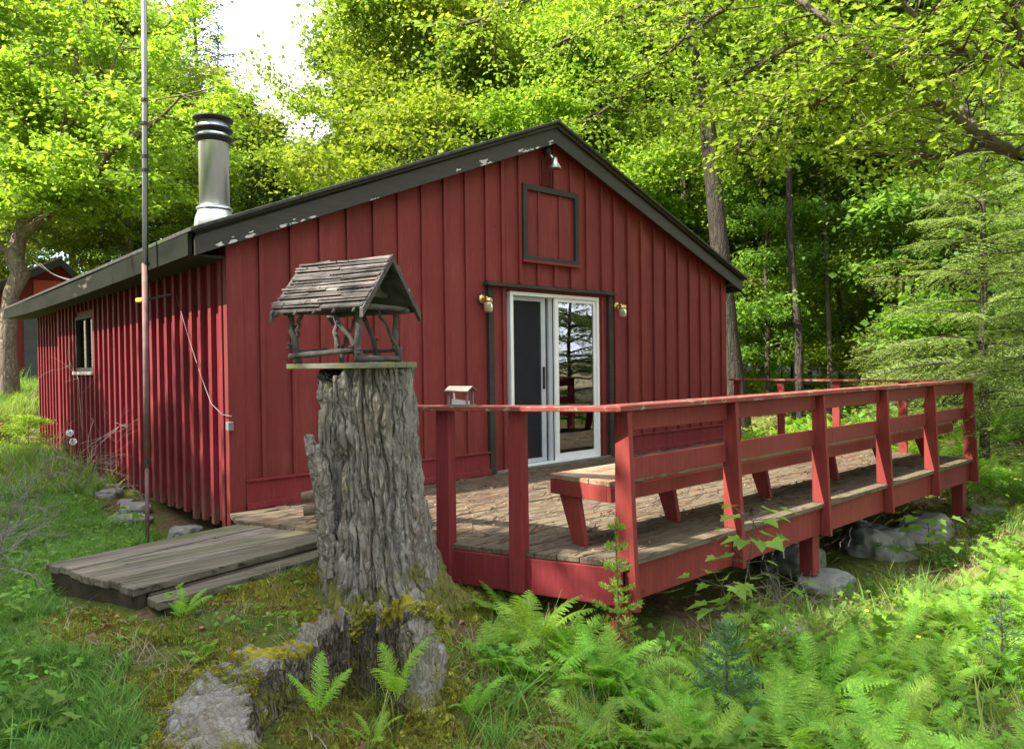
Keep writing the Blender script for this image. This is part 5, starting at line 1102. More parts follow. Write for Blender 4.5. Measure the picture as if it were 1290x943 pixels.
# trees beside and behind the viewpoint: they shade the clearing and show in the glass
for x, y, k, sc, lb in ((-7.5, 9.6, 1, .8, 'tall tree west of the cabin shading the near half of the left wall'), (-6.8, 5.8, 0, .85, 'green tree at the left edge of the lawn shading the boardwalk'), (-3.9, 8.9, 2, .47, 'low dense dark green tree close to the middle of the left wall'), (-3.5, 12.2, 2, .50, 'low dense dark green tree close to the far end of the left wall'), (-5.8, 2.6, 5, .95, 'unseen thin-crowned tree added left of the clearing to dapple the ferns'), (-9.5, 7.0, 0, 1.0, 'mid-sized green tree farther left of the lawn'),  # thin-crowned tree is an added blocker on the sun line, dappling the ferns
    (-9.5, -3, 0, .8, 'green tree behind and left of the viewpoint'), (-6.5, -5, 4, .9, 'mid-sized tree behind the viewpoint on the left'), (2, -9, 1, 1, 'yellow-green tree behind the viewpoint, mirrored in the glass door'), (9, -8, 0, 1, 'large green tree on the slope south of the deck'), (14, -7, 1, .9, 'yellow-green tree on the slope south of the deck'),
    (18, -3, 3, .8, 'dark conifer on the slope right of the view'), (21, -10, 0, 1, 'green tree farthest down the slope south of the deck'), (-3, -10, 3, .9, 'dark conifer behind the viewpoint'), (15, -13, 2, 1.1, 'dark green tree far behind the viewpoint on the right'), (12, -10, 4, 1, 'mid-sized green tree between the two trees on the slope')):
    nm, me, s0, _, g = WOOD[k % 5]
    if k == 5 or k == 0 and x < -5 and y > 5: me = BTH[0]
    place(nm, me, x, y, rt.uniform(0, 6.28), sc*s0, lb, 'tree', None)

# ---- maple whose limbs reach over the deck from the right
def overhang():
    rng = np.random.default_rng(77); bx_, by_ = 8.6, .2; base = np.array([bx_, by_, gz(bx_, by_)])
    T = np.array([base+[0, 0, -.2], base+[.05, .02, 1.5], base+[.0, .1, 3.0], base+[-.1, .15, 4.6], base+[-.1, .3, 6.5], base+[.1, .4, 9]])
    segs = [(T, np.array([.24, .19, .17, .14, .10, .03]), 12)]; ends = []
    L = [([T[1]+[0, 0, .5], at(1330, 215, 7.6), at(1240, 172, 7.1), at(1150, 105, 6.9), at(1080, 55, 6.8), at(1030, 18, 6.8), at(960, -30, 6.9), at(880, -90, 7.0)], .045, .02),
         ([at(1150, 105, 6.9), at(1110, 78, 7.1), at(1060, 108, 7.4), at(1010, 140, 7.8), at(960, 168, 8.2), at(925, 190, 8.6)], .028, .008),
         ([at(1290, 195, 7.4), at(1230, 168, 7.8), at(1190, 90, 8.3), at(1150, 60, 8.6), at(1080, 62, 9.0), at(1000, 90, 9.5)], .05, .012),
         ([T[2], at(1330, 60, 7.2), at(1250, 75, 6.9), at(1190, 55, 6.7), at(1160, 30, 6.6), at(1120, -20, 6.5)], .05, .015),
         ([T[3], at(1200, -60, 7.6), at(1000, -40, 8.4), at(850, -10, 9.2), at(760, 30, 9.8), at(690, 60, 10.2)], .07, .012),
         ([T[3], at(1100, -120, 7.0), at(900, -80, 7.6), at(760, -30, 8.2), at(660, 0, 8.8), at(590, 30, 9.2)], .06, .012),
         ([at(960, -30, 6.9), at(900, 20, 7.8), at(850, 60, 8.4), at(800, 110, 9.0), at(740, 150, 9.5)], .03, .008),
         ([at(1080, 55, 6.8), at(1020, 50, 7.6), at(960, 80, 8.2), at(910, 110, 8.8), at(870, 140, 9.4)], .03, .006),
         ([at(1240, 172, 7.1), at(1200, 195, 7.6), at(1130, 190, 8.2), at(1080, 160, 8.6)], .025, .006),
         ([at(1330, 215, 7.6), at(1290, 60, 7.0), at(1268, 10, 6.9), at(1262, -40, 6.9)], .03, .012)]
    for li, (P, r0, r1) in enumerate(L):
        P = np.array(P); k = len(P); ti = np.linspace(0, k-1, (k-1)*5+1)
        Q = []
        for t in ti:
            i = min(int(t), k-2); u = t-i; p0, p1, p2, p3 = P[max(i-1, 0)], P[i], P[i+1], P[min(i+2, k-1)]
            Q.append(.5*((2*p1)+(-p0+p2)*u+(2*p0-5*p1+4*p2-p3)*u*u+(-p0+3*p1-3*p2+p3)*u**3))
        Q = np.array(Q); Q[1:-1] += rng.normal(size=(len(Q)-2, 3))*.012
        segs.append((Q, np.linspace(r0, r1, len(Q))*rng.uniform(.9, 1.12, len(Q)), 8))
        for j in range(4, len(Q)):
            for _ in range(2+(j % 2) if li else 1):
                d = unit((Q[j]-Q[j-1])/np.linalg.norm(Q[j]-Q[j-1])*rng.uniform(.1, .9)+unit(rng.normal(size=3)*np.array([1, 1, .25]))); ln = rng.uniform(.35, 1.15)
                q1 = Q[j]+d*ln*.5+rng.normal(size=3)*.03; q2 = q1+unit(d+rng.normal(size=3)*.3+[0, 0, -.12])*ln*.5
                segs.append((np.array([Q[j], q1, q2]), np.array([min(.012, r1*1.3), .006, .003]), 4)); ends.append((Q[j]*.3+q1*.7, q2)); ends.append((q1, q2))
    ends = np.array(ends); ncl = len(ends); nleaf = ncl*19
    a0 = ends[:, 0]; a1 = ends[:, 1]; wh = rng.integers(0, ncl, nleaf); t = rng.random((nleaf, 1))*1.15
    cn = unit(np.array([0, 0, 1.0])+rng.normal(size=(ncl, 3))*.25); dirn = unit(a1-a0); side = unit(np.cross(cn, dirn))
    sg = rng.choice([-1, 1], nleaf)[:, None]; off = rng.uniform(.03, .22, (nleaf, 1))*(1.25-t*.7)
    c = a0[wh]*(1-t)+a1[wh]*t+side[wh]*sg*off+cn[wh]*rng.normal(size=(nleaf, 1))*.025+np.array([0, 0, -1])*off*.3
    n = unit(cn[wh]+rng.normal(size=(nleaf, 3))*.40+side[wh]*sg*.3); d = unit(side[wh]*sg+dirn[wh]*.6+rng.normal(size=(nleaf, 3))*.35+np.array([0, 0, -.25]))
    n = unit(n-(n*d).sum(1)[:, None]*d)
    V, F = mapleleaves(c, n, .056*rng.uniform(.6, 1.25, nleaf), rng, d)
    o = bpy.data.objects.new('maple_tree', None); link(o); o.location = base; tag(o, 'maple with long mossy limbs and bright leaves hanging over the upper right', 'tree')
    V = V-base; segs = [(P-base, r, k) for P, r, k in segs]
    for nm, me in (('trunk', wood(segs, M['limb'], 'trunk')), ('crown', fastmesh('crown', V, F, [M['leafY']]))): link(bpy.data.objects.new(nm, me), o)
    print('overhang leaves', nleaf)
overhang()

# ------------------------------------------------------------------ ground plants
def frond(rng, L, npin=24, width=.30, curl=.9, el=1.0):
    """fern frond in the xz plane growing to +x: returns V,F (tri list)"""
    tt = np.linspace(0, 1, npin+6); a = el-curl*tt**1.3; dx = np.cos(a)*L/(npin+5); dz = np.sin(a)*L/(npin+5)
    X = np.concatenate([[0], np.cumsum(dx)[:-1]]); Z = np.concatenate([[0], np.cumsum(dz)[:-1]]); V = []; F = []
    def quad(a_, b_, c_, d_): n = len(V); V.extend([a_, b_, c_, d_]); F.append((n, n+1, n+2, n+3))
    for i in range(len(tt)-1):
        p, q = np.array([X[i], 0, Z[i]]), np.array([X[i+1], 0, Z[i+1]]); w_ = np.array([0, .0035*(1.2-tt[i]), 0]); quad(p-w_, q-w_, q+w_, p+w_)
    for i in range(5, len(tt)-1):
        t = (i-5)/(len(tt)-6); pl = width*L*(math.sin(math.pi*min(1, .16+.84*t))**.8)*.62*(1-.25*t)+.008
        T = unit(np.array([X[min(i+1, len(X)-1)]-X[i-1], 0, Z[min(i+1, len(X)-1)]-Z[i-1]])); Nn = np.array([-T[2], 0, T[0]])
        for sgn in (1, -1):
            d = unit(np.array([0, sgn, 0])*1.0+T*rng.uniform(.25, .5)-Nn*rng.uniform(.05, .35)); o = np.array([X[i], 0, Z[i]])
            nl = 6; pw = L/(npin+5)*.62
            wv = unit(np.cross(d, Nn))
            if pl < .025: quad(o-wv*pw*.4, o+d*pl*.5-wv*pw*.4, o+d*pl, o+d*pl*.4+wv*pw*.4); continue
            for k in range(nl):   # serrated pinna from little lobes
                s0 = k/nl; s1 = (k+1)/nl; tp = (1-s0*.85)*pw; b = o+d*pl*s0-Nn*.06*pl*s0**2; e = o+d*pl*s1-Nn*.06*pl*s1**2; m = (b*.25+e*.75)
                quad(b, b*.6+e*.4-wv*tp, m-wv*tp*.85+d*pl*.05, e); quad(b, e, m+wv*tp*.85+d*pl*.05, b*.6+e*.4+wv*tp)
    return np.array(V), np.array(F)
def fernplant(seed, n=8, L=.5, mat=None, upright=1.0):
    rng = np.random.default_rng(seed); Vs = []; Fs = []; k = 0; az = rng.uniform(0, 6)
    for i in range(n):
        l = L*rng.uniform(.6, 1.15); V, F = frond(rng, l, 20, rng.uniform(.26, .36), rng.uniform(.7, 1.3), upright*rng.uniform(.75, 1.25)); az += 2.4+rng.normal()*.3
        tw = rng.normal()*.25; c, s = math.cos(tw), math.sin(tw); V = np.stack([V[:, 0], V[:, 1]*c-V[:, 2]*s*.0, V[:, 2]+V[:, 1]*s], 1)
        c, s = math.cos(az), math.sin(az); V = np.stack([V[:, 0]*c-V[:, 1]*s+.02*c, V[:, 0]*s+V[:, 1]*c+.02*s, V[:, 2]], 1); Vs.append(V); Fs.append(F+k); k += len(V)
    return fastmesh('fern', np.concatenate(Vs), np.concatenate(Fs), [mat or M['fern']])
def blades(seed, n, h, spread, w_, mat, lean=.6, seg=4, name='tuft'):
    rng = np.random.default_rng(seed); az = rng.uniform(0, 6.28, n); r = np.sqrt(rng.random(n))*spread; b = np.stack([r*np.cos(az*1.7+1), r*np.sin(az*1.7+1), np.zeros(n)-.01], 1)
    H = h*rng.uniform(.45, 1.15, n); ln = lean*rng.uniform(.2, 1.3, n); d = np.stack([np.cos(az), np.sin(az), 0*az], 1); sd_ = np.stack([-np.sin(az), np.cos(az), 0*az], 1); V = []
    for k in range(seg+1):
        t = k/seg; c = b+d*(ln*H*t**1.8)[:, None]+np.array([0, 0, 1])*(H*t*(1-.25*ln*t))[:, None]; wd = w_*(1-t**1.5)*.5+.0003
        V.append(c-sd_*wd); V.append(c+sd_*wd)
    V = np.stack(V, 1); m = V.shape[1]; base = (np.arange(n)*m)[:, None]; F = np.concatenate([base+np.array([2*k, 2*k+1, 2*k+3, 2*k+2])[None] for k in range(seg)])
    return fastmesh(name, V.reshape(-1, 3), F, [mat])
def weedplant(seed, mat, n=26, ls=.05, h=.18, sp=.12, maple=False):
    rng = np.random.default_rng(seed); c = np.stack([rng.normal(size=n)*sp*.6, rng.normal(size=n)*sp*.6, rng.uniform(.25, 1, n)*h], 1); nn_ = unit(np.array([0, 0, 1.0])+rng.normal(size=(n, 3))*.35)
    V, F = mapleleaves(c, nn_, ls*rng.uniform(.6, 1.2, n), rng) if maple else leafquads(c, nn_, ls*rng.uniform(.6, 1.2, n), .6, rng)
    F = F if isinstance(F, list) else [F]
    k = len(V); S = []; SF = []
    for q in c[::2]:
        b = np.array([q[0]*.3, q[1]*.3, 0]); i = k+len(S); S += [b, b+[.003, 0, 0], q+[.002, 0, 0], q]; SF.append((i, i+1, i+2, i+3))
    return fastmesh('weed', np.concatenate([V, np.array(S)]), F+[np.array(SF)], [mat])
def scatter(name, P, variants, scl, label, cat, tilt=.15, seed=0, ssd=.25):
    rng = np.random.default_rng(seed); n = len(P); me = bpy.data.meshes.new(name); me.vertices.add(n); me.vertices.foreach_set('co', np.asarray(P, np.float32).ravel())
    a = me.attributes.new('rot', 'FLOAT_VECTOR', 'POINT'); rot = np.stack([rng.normal(size=n)*tilt, rng.normal(size=n)*tilt, rng.uniform(0, 6.28, n)], 1); a.data.foreach_set('vector', rot.astype(np.float32).ravel())
    a = me.attributes.new('scl', 'FLOAT', 'POINT'); a.data.foreach_set('value', (scl*np.exp(rng.normal(size=n)*ssd)).astype(np.float32))
    a = me.attributes.new('idx', 'INT', 'POINT'); a.data.foreach_set('value', rng.integers(0, len(variants), n).astype(np.int32))
    c = bpy.data.collections.new(name+'_source')
    for i, v in enumerate(variants): c.objects.link(bpy.data.objects.new('%s_source_%02d' % (name, i), v))
    o = bpy.data.objects.new(name, me); link(o); ng = bpy.data.node_groups.new(name, 'GeometryNodeTree'); ng.interface.new_socket('Geometry', in_out='INPUT', socket_type='NodeSocketGeometry'); ng.interface.new_socket('Geometry', in_out='OUTPUT', socket_type='NodeSocketGeometry')
    gi = ng.nodes.new('NodeGroupInput'); go_ = ng.nodes.new('NodeGroupOutput'); ip = ng.nodes.new('GeometryNodeInstanceOnPoints'); ci = ng.nodes.new('GeometryNodeCollectionInfo')
    ci.inputs[0].default_value = c; ci.inputs[1].default_value = True; ci.inputs[2].default_value = True
    def na(nm, t): q = ng.nodes.new('GeometryNodeInputNamedAttribute'); q.data_type = t; q.inputs[0].default_value = nm; return q.outputs[0]
    ng.links.new(gi.outputs[0], ip.inputs['Points']); ng.links.new(ci.outputs[0], ip.inputs['Instance']); ip.inputs['Pick Instance'].default_value = True
    ng.links.new(na('idx', 'INT'), ip.inputs['Instance Index']); e = ng.nodes.new('FunctionNodeEulerToRotation'); ng.links.new(na('rot', 'FLOAT_VECTOR'), e.inputs[0]); ng.links.new(e.outputs[0], ip.inputs['Rotation']); ng.links.new(na('scl', 'FLOAT'), ip.inputs['Scale'])
    ng.links.new(ip.outputs[0], go_.inputs[0]); md = o.modifiers.new('scatter', 'NODES'); md.node_group = ng
    return tag(o, label, cat, kind='stuff')
def indeck(x, y, m=.0):
    xl = np.where(y < B[1], A[0]+(B[0]-A[0])*(y-A[1])/(B[1]-A[1]), 2.2); return (y > 2.83-m) & (y < 6.1) & (x > xl-m) & (x < 9.95+m)
def instructure(x, y):
    inb = (x > 2.2) & (x < 9.9) & (y > 6.0) & (y < 15.5)
    a = (x-.86)*math.cos(rz)+(y-5.42)*math.sin(rz); b = (x-.86)*vx[0]+(y-5.42)*vx[1]; inw = (a > -.03) & (a < 1.75) & (b > -.05) & (b < 1.25)
    ins = (np.hypot(x-SC[0], y-SC[1]) < .42); inbr = (np.hypot(x-BC[0], y-BC[1]) < .50) & (np.hypot(x-BC[0], y-BC[1]) > .30)
    return inb | inw | ins | inbr
rngp = np.random.default_rng(9)
def pts(n, x0, x1, y0, y1, dens=None):
    x = rngp.uniform(x0, x1, n); y = rngp.uniform(y0, y1, n); k = ~instructure(x, y)
    if dens is not None: k &= rngp.random(n) < dens(x, y)
    # in view of (or just beside) the picture only
    a = np.arctan2(y, x); k &= (a > R_(4)) & (a < R_(95)) & (np.hypot(x, y) > 1.9)
    x, y = x[k], y[k]; return np.stack([x, y, ground(x, y)], 1)
nz2 = lambda x, y, s, sd_=0: fbm(np.stack([x*s, y*s, 0*x], -1), 3, sd_)
def sm(a, lo, hi): return np.clip((a-lo)/(hi-lo), 0, 1)
lawn = lambda x, y: sm(.95+.25*nz2(x, y, 1.1, 5)-x+.9*np.clip(y-5.6, 0, 1.1)+.04*np.maximum(0, y-6), 0, .3)*(y < 30)
GT = [blades(s, 46, .10, .06, .0042, M['grass'], 1.0) for s in range(9)]+[blades(9, 40, .12, .06, .005, M['grass'], .9)]+[weedplant(67, M['weed'], 16, .04, .09, .08)]
scatter('lawn_grass', pts(26000, -2.5, 2.4, 1.2, 9, lawn), GT, 1.0, 'green grass of the clearing left of the stumps', 'grass', .2, 1)
GT2 = [blades(s+20, 60, .22, .16, .010, M['grassY'] if s % 2 else M['grass'], .8, 3) for s in range(4)]
scatter('meadow_grass', pts(9000, -4, 4.4, 9, 30, lambda x, y: sm(2.1-x+.3*np.maximum(0, y-15.6), 0, .3)), GT2, 1.15, 'sunlit yellow-green grass beyond the far end of the wall', 'grass', .15, 2)
mound = lambda x, y: sm(1-np.hypot((x-1.6), (y-3.6))/1.9+.3*nz2(x, y, 2.2, 3), .05, .3)
MT = [blades(s+40, 60, .017, .034, .0042, M['moss'], .5, 2) for s in range(3)]+[blades(s+50, 50, .016, .034, .0042, M['mossR'], .5, 2) for s in range(2)]
def mossy(x, y): return sm(nz2(x, y, 2.0, 8)+.45, 0, .3)*mound(x, y)
scatter('moss', pts(90000, .2, 3.2, 1.6, 5.0, mossy), MT, 1.35, 'yellow-green and brown moss on the mound around the stumps', 'moss', .2, 3)
_fi = rngp.integers(0, len(bs_faces), 26000); _bp = bs_eval[bs_faces[_fi]].mean(1); _rw = _fi//620
_kn = fbm(_bp*6, 3, 71); _kp = ((_rw < 170*.54) & (_kn > .0) & (_bp[:, 2] > -.5)) | ((_rw >= 170*.50) & (_rw < 170*.70) & (_kn > .45))
scatter('stump_moss', _bp[_kp]+[0, 0, -.004], MT[:4], .75, 'fuzzy moss growing on the broken stump and its roots', 'moss', .6, 33)
WD = [weedplant(60, M['weed'], 26, .05, .14, .10), weedplant(61, M['weed'], 18, .07, .18, .12, True), weedplant(62, M['leafG'], 34, .04, .12, .12), weedplant(63, M['grassY'], 30, .035, .10, .1), weedplant(64, M['weed'], 12, .045, .06, .08)]
front = lambda x, y: sm(nz2(x, y, 1.5, 12)+.55, 0, .5)*(~indeck(x, y, .20))*sm(x-1.9+.2*nz2(x, y, 2, 4), 0, .5)
scatter('undergrowth', pts(5600, 1.8, 15, -5, 3.2, front), WD, .8, 'low mixed leafy weeds in front of and below the deck', 'undergrowth', .25, 4)
scatter('thin_grass', pts(16000, 1.6, 14, -5, 3.2, lambda x, y: (.55+.5*nz2(x, y, 1.2, 15))*(~indeck(x, y, .12))), [blades(70, 22, .17, .07, .004, M['grass'], .9), blades(71, 16, .2, .07, .0035, M['grassY'], 1.), blades(72, 14, .15, .08, .003, M['drygrass'], 1.2)], 1.0, 'thin grass blades between the ferns', 'grass', .2, 5)
scatter('mound_grass', pts(1900, .5, 3.2, 2.0, 5.2, lambda x, y: .6*mound(x, y)), [blades(73, 12, .10, .05, .003, M['grass'], 1.), blades(74, 12, .08, .06, .003, M['drygrass'], 1.4), weedplant(75, M['weed'], 7, .03, .035, .05)], 1.0, 'sparse grass and seedlings on the mossy mound', 'grass', .2, 6)
FV = [fernplant(80+i, 7+i % 4, .42, None, (.95, 1.1, 1.25, .85)[i % 4]) for i in range(6)]
ferns = lambda x, y: sm(nz2(x, y, .9, 31)+.48, 0, .35)*(~indeck(x, y, .22))*sm(x-2.2, 0, .6)*np.where((x > 2.95) & (x < 9.6), sm(2.25-y, 0, .5), 1)
scatter('fern_carpet', pts(7000, 2.0, 17, -5, 3.0, ferns), FV, .56, 'carpet of bright green ferns covering the slope in front of the deck', 'ferns', .2, 7, .3)
scatter('far_ferns', pts(2600, 9.5, 26, -2, 16, lambda x, y: .8*sm(nz2(x, y, .5, 41)+.35, 0, .4)), FV[:3], .75, 'fern beds on the forest floor beyond the deck', 'ferns', .2, 8, .3)
scatter('far_undergrowth', pts(5200, 10, 40, -4, 34, lambda x, y: .7*sm(nz2(x, y, .3, 43)+.3, 0, .4)), [weedplant(65, M['leafG'], 40, .10, .35, .3), weedplant(66, M['leafY'], 40, .10, .3, .35)], .62, 'low leafy undergrowth on the floor of the woods', 'undergrowth', .2, 9)
# dry leaves and twigs
def litter(name, P, s, label, seed=0):
    rng = np.random.default_rng(seed); n = unit(np.array([0, 0, 1.0])+rng.normal(size=P.shape)*.35); V, F = leafquads(P+[0, 0, .012], n, s*rng.uniform(.5, 1.3, len(P)), .6, rng, None, .25)
    o = bpy.data.objects.new(name, fastmesh(name, V, F, [M['litter']])); link(o); return tag(o, label, 'leaf litter', kind='stuff')
litter('leaf_litter', pts(14000, .2, 14, -3, 5.2, lambda x, y: .35+.5*sm(nz2(x, y, 1.6, 51), 0, .3)), .05, 'dry brown leaves scattered on the ground')
litter('far_litter', pts(9000, 9, 30, -2, 26), .12, 'brown fallen leaves on the forest floor', 3)
rngd = np.random.default_rng(12); V = []; F = []
for i in range(2600):
    x = rngd.uniform(2.6, 9.8); y = rngd.uniform(2.95, 6.0) if rngd.random() < .6 else 6.0-abs(rngd.normal())*.7
    if not indeck(np.array([x]), np.array([y]), -.08)[0]: continue
    a = rngd.normal()*.5+.1; l = rngd.uniform(.02, .16); w_ = rngd.uniform(.002, .0055); d = np.array([math.cos(a), math.sin(a), 0])*l; s = np.array([-math.sin(a), math.cos(a), 0])*w_; p = np.array([x, y, .0045]); k = len(V)
    V += [p-d-s, p+d-s, p+d+s, p-d+s, p-d+[0, 0, w_*1.6], p+d+[0, 0, w_*1.2]]; F += [(k, k+1, k+5, k+4), (k+3, k+4, k+5, k+2), (k, k+4, k+3, k+3), (k+1, k+2, k+5, k+5)]
F = [f for f in F if len(set(f)) == 4]
dt = bpy.data.objects.new('deck_twigs', fastmesh('deck_twigs', np.array(V), np.array(F), [M['needle']])); link(dt); tag(dt, 'dead needles and small twigs littering the deck boards', 'twigs', kind='stuff')
Pd = np.stack([rngd.uniform(2.9, 9.8, 700), rngd.uniform(2.95, 6.0, 700), np.full(700, .002)], 1); Pd = Pd[indeck(Pd[:, 0], Pd[:, 1], -.1)]; litter('deck_leaves', Pd, .035, 'small dry leaves lying on the deck', 5)

# ---- single plants one can point to
def single(name, mesh, x, y, sc, rzz, label, cat, group=None, z=None, rot=None):
    o = bpy.data.objects.new(name, mesh); link(o); o.location = (x, y, gz(x, y)-.005 if z is None else z); o.rotation_euler = rot or (0, 0, rzz); o.scale = (sc,)*3; return tag(o, label, cat, group)
FL = [((690, 860), .95, 'large fern clump in the foreground right of the broken stump'), ((905, 850), 1.0, 'large upright fern clump in the right foreground'), ((1080, 850), .95, 'arching fern clump at the right foreground below the deck'), ((640, 770), .85, 'fern clump against the left deck fascia beside the tall stump'), ((960, 790), .8, 'fern clump behind the large upright one, below the maple seedling'),
      ((830, 900), .8, 'fern clump at the bottom edge right of centre'), ((1240, 800), .95, 'fern clump near the right edge below the far boulders'), ((1180, 880), .9, 'low fern clump in the lower right corner'), ((590, 900), .75, 'fern clump at the bottom beside the broken stump'), ((760, 940), .8, 'fern clump cut by the bottom edge of the view')]
for i, ((a, b), s, lb) in enumerate(FL):
    p = pz(a, b, -.55); p = pz(a, b, gz(p[0], p[1])); single('fern', FV[i % 6], p[0], p[1], s*.85, i*1.3, lb, 'fern')
for i, ((a, b), s, lb) in enumerate([((230, 765), .46, 'small fern at the near end of the boardwalk'), ((205, 755), .36, 'tiny fern left of the one at the boardwalk end'), ((255, 835), .30, 'little fern on the moss left of the broken stump'), ((545, 735), .38, 'little fern at the right foot of the tall stump')]):
    p = pz(a, b, -.27); p = pz(a, b, gz(p[0], p[1])); single('fern', FV[(i+2) % 6], p[0], p[1], s, i*1.9, lb, 'fern')
for i, ((a, b, D), s, lb) in enumerate([((400, 870, 3.15), .52, 'fern growing inside the broken stump at its left side'), ((500, 850, 3.1), .58, 'fern growing inside the broken stump at its right side'), ((470, 905, 2.85), .34, 'small fern in the front opening of the broken stump')]):
    p = at(a, b+25, D); single('fern', fernplant(95+i, 5, .5, None, 1.25), p[0], p[1], s, 2+i*1.5, lb, 'fern', z=p[2]-.02)
# maple seedling in front of the deck
def seedling(name, base, stems, s, label, mat=M['weed'], nl=9, seed=5):
    rng = np.random.default_rng(seed); segs = []; C = []; Nn = []; Dd = []; Sz = []
    o = bpy.data.objects.new(name, None); link(o); o.location = base; tag(o, label, 'seedling')
    for top, lv in stems:
        top = np.array(top)-base; P = np.array([top*t+np.array([.03*math.sin(3*t), .02*math.sin(5*t), 0]) for t in np.linspace(0, 1, 7)]); segs.append((P, np.linspace(.006, .0025, 7), 5))
        for h in lv:
            j = P[0]+(P[-1]-P[0])*h; a0 = rng.uniform(0, 6.28)
            for q in range(rng.integers(5, 9)):
                a = a0+q*1.1+rng.normal()*.3; d = np.array([math.cos(a), math.sin(a), .25]); ln = rng.uniform(.05, .22)*s/.11; e = j+d*ln; segs.append((np.array([j, e]), np.array([.002, .0015]), 3))
                dv = unit(np.array([math.cos(a), math.sin(a), -.25])); C.append(e+dv*.03); Dd.append(dv); Nn.append(unit(np.array([0, 0, 1.])+rng.normal(size=3)*.2)); Sz.append(s*rng.uniform(.6, 1.15))
    V, F = mapleleaves(np.array(C), np.array(Nn), np.array(Sz), rng, np.array(Dd))
    link(bpy.data.objects.new('stem', wood(segs, M['bark'], 'stem')), o); link(bpy.data.objects.new('leaves', fastmesh('leaves', V, F, [mat])), o)
b0 = pz(925, 840, -.62); b0[2] = gz(b0[0], b0[1]); Ds = float(np.linalg.norm(b0[:2]))
seedling('maple_seedling', b0, [(at(945, 655, Ds), (.72, .86, 1.0)), (at(905, 735, Ds-.1), (.7, .98)), (at(965, 740, Ds+.05), (.75, 1.0)), (at(930, 775, Ds-.2), (.8, 1.0))], .115, 'young maple seedling with broad lobed leaves in front of the deck rail')
b1 = at(1175, 742, 8.4); b1[2] = gz(b1[0], b1[1])
seedling('maple_seedling', b1, [(at(1165, 655, 8.3), (.6, .8, 1.0)), (at(1205, 680, 8.4), (.7, 1.0)), (at(1130, 690, 8.2), (.8, 1.0))], .12, 'second maple seedling near the far deck leg', M['leafG'], seed=8)
def firling(name, base, H, mat, label, spread=.35, seed=1, side=5, ls=.02, dens=1):
    rng = np.random.default_rng(seed); segs = [(np.array([[0, 0, -.02], [.01, 0, H*.5], [0, .01, H]]), np.array([.009, .006, .002]), 6)]; C = []; D = []; h = H*.15
    def needles(p, q, tipb=1):
        n = int(np.linalg.norm(q-p)/.0032*dens)+4; t = rng.random((n, 1)); c = p+(q-p)*t; ax = unit(q-p); r = unit(rng.normal(size=(n, 3))); d = unit(r-(r@ax)[:, None]*ax*1+ax*.9); C.append(c+d*ls*.4); D.append(d)
    needles(np.array([0, 0, H*.2]), np.array([0, 0, H]))
    while h < H*.95:
        L = spread*(1-h/H)*rng.uniform(.8, 1.1)+.035; a0 = rng.uniform(0, 6)
        for k in range(side):
            a = a0+k*6.283/side+rng.normal()*.2; d = np.array([math.cos(a), math.sin(a), .45]); p = np.array([0, 0, h]); q = p+unit(d)*L; segs.append((np.array([p, q]), np.array([.003, .0015]), 3)); needles(p+(q-p)*.15, q)
            for m in (.45, .7):
                for sg in (-1, 1): pm = p+(q-p)*m; sd2 = np.array([-math.sin(a), math.cos(a), 0])*sg; needles(pm, pm+unit(sd2+d*.8)*L*.35)
        h += H*.13
    C = np.concatenate(C); D = np.concatenate(D); r = rng.normal(size=C.shape); n = unit(r-(r*D).sum(1)[:, None]*D); V, F = leafquads(C, n, ls, .16, rng, D, .0)
    o = bpy.data.objects.new(name, None); link(o); o.location = base; tag(o, label, 'seedling'); link(bpy.data.objects.new('stem', wood(segs, M['bark'], 'stem')), o); link(bpy.data.objects.new('needles', fastmesh('needles', V, F, [mat])), o)
q_ = at(778, 800, 4.0); q_[2] = gz(q_[0], q_[1]); Df = float(np.linalg.norm(q_[:2])); hf_ = float(at(775, 652, Df)[2]-q_[2])
firling('fir_seedling', q_, hf_, M['fir'], 'little fir seedling with pale new tips in front of the deck corner post', .17, 1, 4, .026, 1.6)
q_ = pz(915, 925, -.6); q_[2] = gz(q_[0], q_[1]); firling('pine_seedling', q_, .48, M['firB'], 'blue-green pine seedling among the ferns at the bottom of the view', .20, 3, 4, .045, .35)
q_ = pz(1262, 880, -.8); q_[2] = gz(q_[0], q_[1]); firling('pine_seedling', q_, .55, M['firB'], 'thin blue-green pine seedling at the lower right edge', .13, 4, 3, .04, .35)
# dead twiggy brush on the left
def brush(base, R0, H, n, label, seed, reach=None):
    rng = np.random.default_rng(seed); segs = []
    def grow(p, d, L, r, dep):
        m = 5; P = [p]
        for k in range(m-1): d = unit(d+rng.normal(size=3)*.18+np.array([0, 0, -.02])); P.append(P[-1]+d*L/(m-1))
        P = np.array(P); segs.append((P, np.linspace(r, r*.4, m), 3))
        if dep:
            for _ in range(5): j = rng.integers(1, m); grow(P[j], unit(d+rng.normal(size=3)*.75), L*rng.uniform(.35, .65), r*.55, dep-1)
    for i in range(n):
        a = rng.uniform(0, 6.28); d = unit(np.array([math.cos(a)*rng.uniform(.3, 1.2), math.sin(a)*rng.uniform(.3, 1.2), rng.uniform(.3, 1.)]));
        if reach is not None and i < 5: d = unit(np.array(reach)+rng.normal(size=3)*.12)
        grow(np.array([rng.normal()*R0*.3, rng.normal()*R0*.3, 0]), d, H*rng.uniform(.6, 1.1)*(1.6 if reach is not None and i < 5 else 1), .0062, 2)
    o = bpy.data.objects.new('dead_shrub', wood(segs, M['twig'], 'dead_shrub')); link(o); o.location = base; tag(o, label, 'shrub')
brush((.55, 6.9, gz(.55, 6.9)), .8, .78, 26, 'tangled grey leafless shrub on the grass left of the boardwalk', 3)
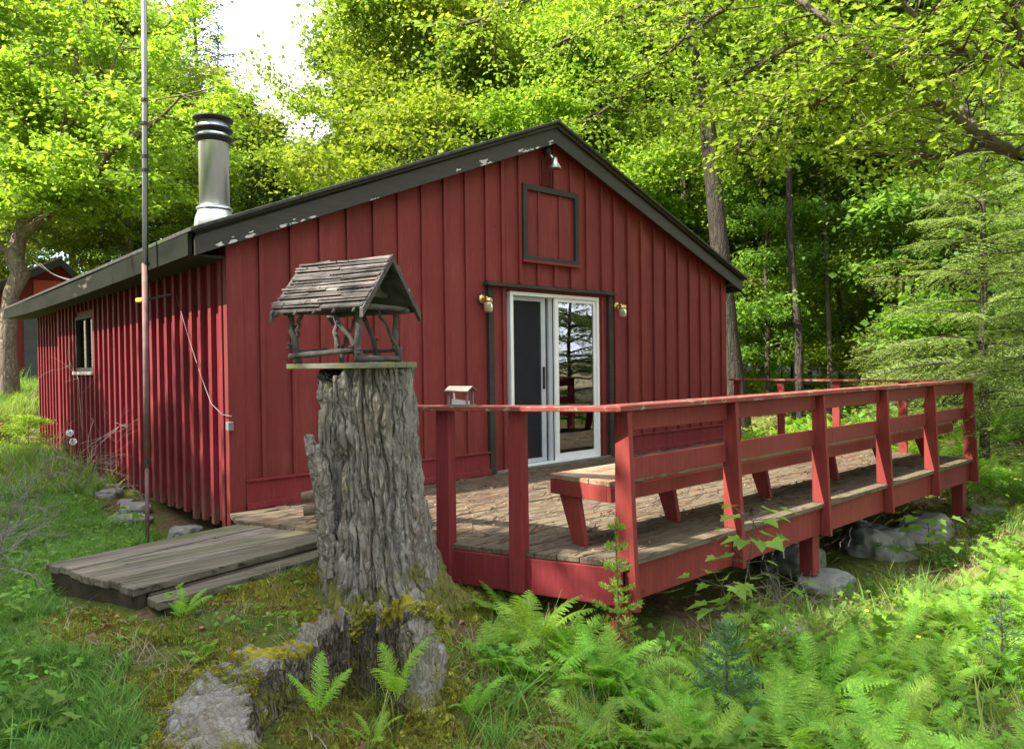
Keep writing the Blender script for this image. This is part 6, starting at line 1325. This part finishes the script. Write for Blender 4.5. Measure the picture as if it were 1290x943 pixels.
brush((.35, 5.9, gz(.35, 5.9)), .5, .6, 16, 'smaller grey leafless shrub at the left edge in front of the other', 5)
brush((1.5, 9.9, gz(1.5, 9.9)), .4, .9, 9, 'thin grey twiggy shrub leaning against the left wall', 4, (.45, -.7, .35))
brush((5.15, 2.7, gz(5.15, 2.7)), .2, .42, 7, 'small bare twiggy shrub beside the middle deck leg', 6)
# shrubs and plants along the left wall end
for (x, y, k, s, lb) in ((1.85, 12.6, 0, .16, 'leafy green bush against the far part of the left wall'), (1.4, 13.6, 1, .16, 'small green bush before the far corner of the wall'), (1.0, 18.5, 0, .20, 'bright bush on the grass in front of the shed')):
    place('bush', SAP[k], x, y, k*2, s, lb, 'bush', sxy=s*1.6)
# seed heads and yellow flowers
for i, (a, b, h) in enumerate(((88, 545, .0), (92, 556, 0))):
    p = at(a, b, 6.0); m = MB(); m.tube([(p[0], p[1], gz(p[0], p[1])-.01), tuple(p)], .002, 5); o = tag(m.build('dandelion', M['weed']), ('upper' if i == 0 else 'lower')+' white dandelion seed head among the grey twigs', 'flower')
    rg2 = np.random.default_rng(i); c = rg2.normal(size=(160, 3)); c = unit(c)*.022; V, F = leafquads(c, unit(rg2.normal(size=c.shape)), .012, .4, rg2)
    h_ = bpy.data.objects.new('seed_head', fastmesh('seed_head', V+(p-ORG[o.name][0]), F, [M['whitecloth']])); link(h_, o)
for i, (a, b) in enumerate(((1157, 826), (1092, 795), (1205, 852), (1245, 618))):
    p = pz(a, b, -.7); m = MB(); zg = gz(p[0], p[1]); m.tube([(p[0], p[1], zg-.01), (p[0], p[1], zg+.16)], .002, 5); o = tag(m.build('yellow_flower', M['weed']), ('small yellow flower on the slope below the far boulders', 'small yellow flower nearest the mossy stone', 'small yellow flower in the lower right grass', 'small yellow flower beyond the far deck leg')[i], 'flower')
    m = MB(); m.lathe([(.003, 0), (.016, .006), (.014, .010), (.004, .012)], (p[0], p[1], zg+.16), 12); m.build('petals', simple('petal', (.75, .55, .02), (.85, .65, .03), 5, .6), o)
print('objects', len(bpy.data.objects))
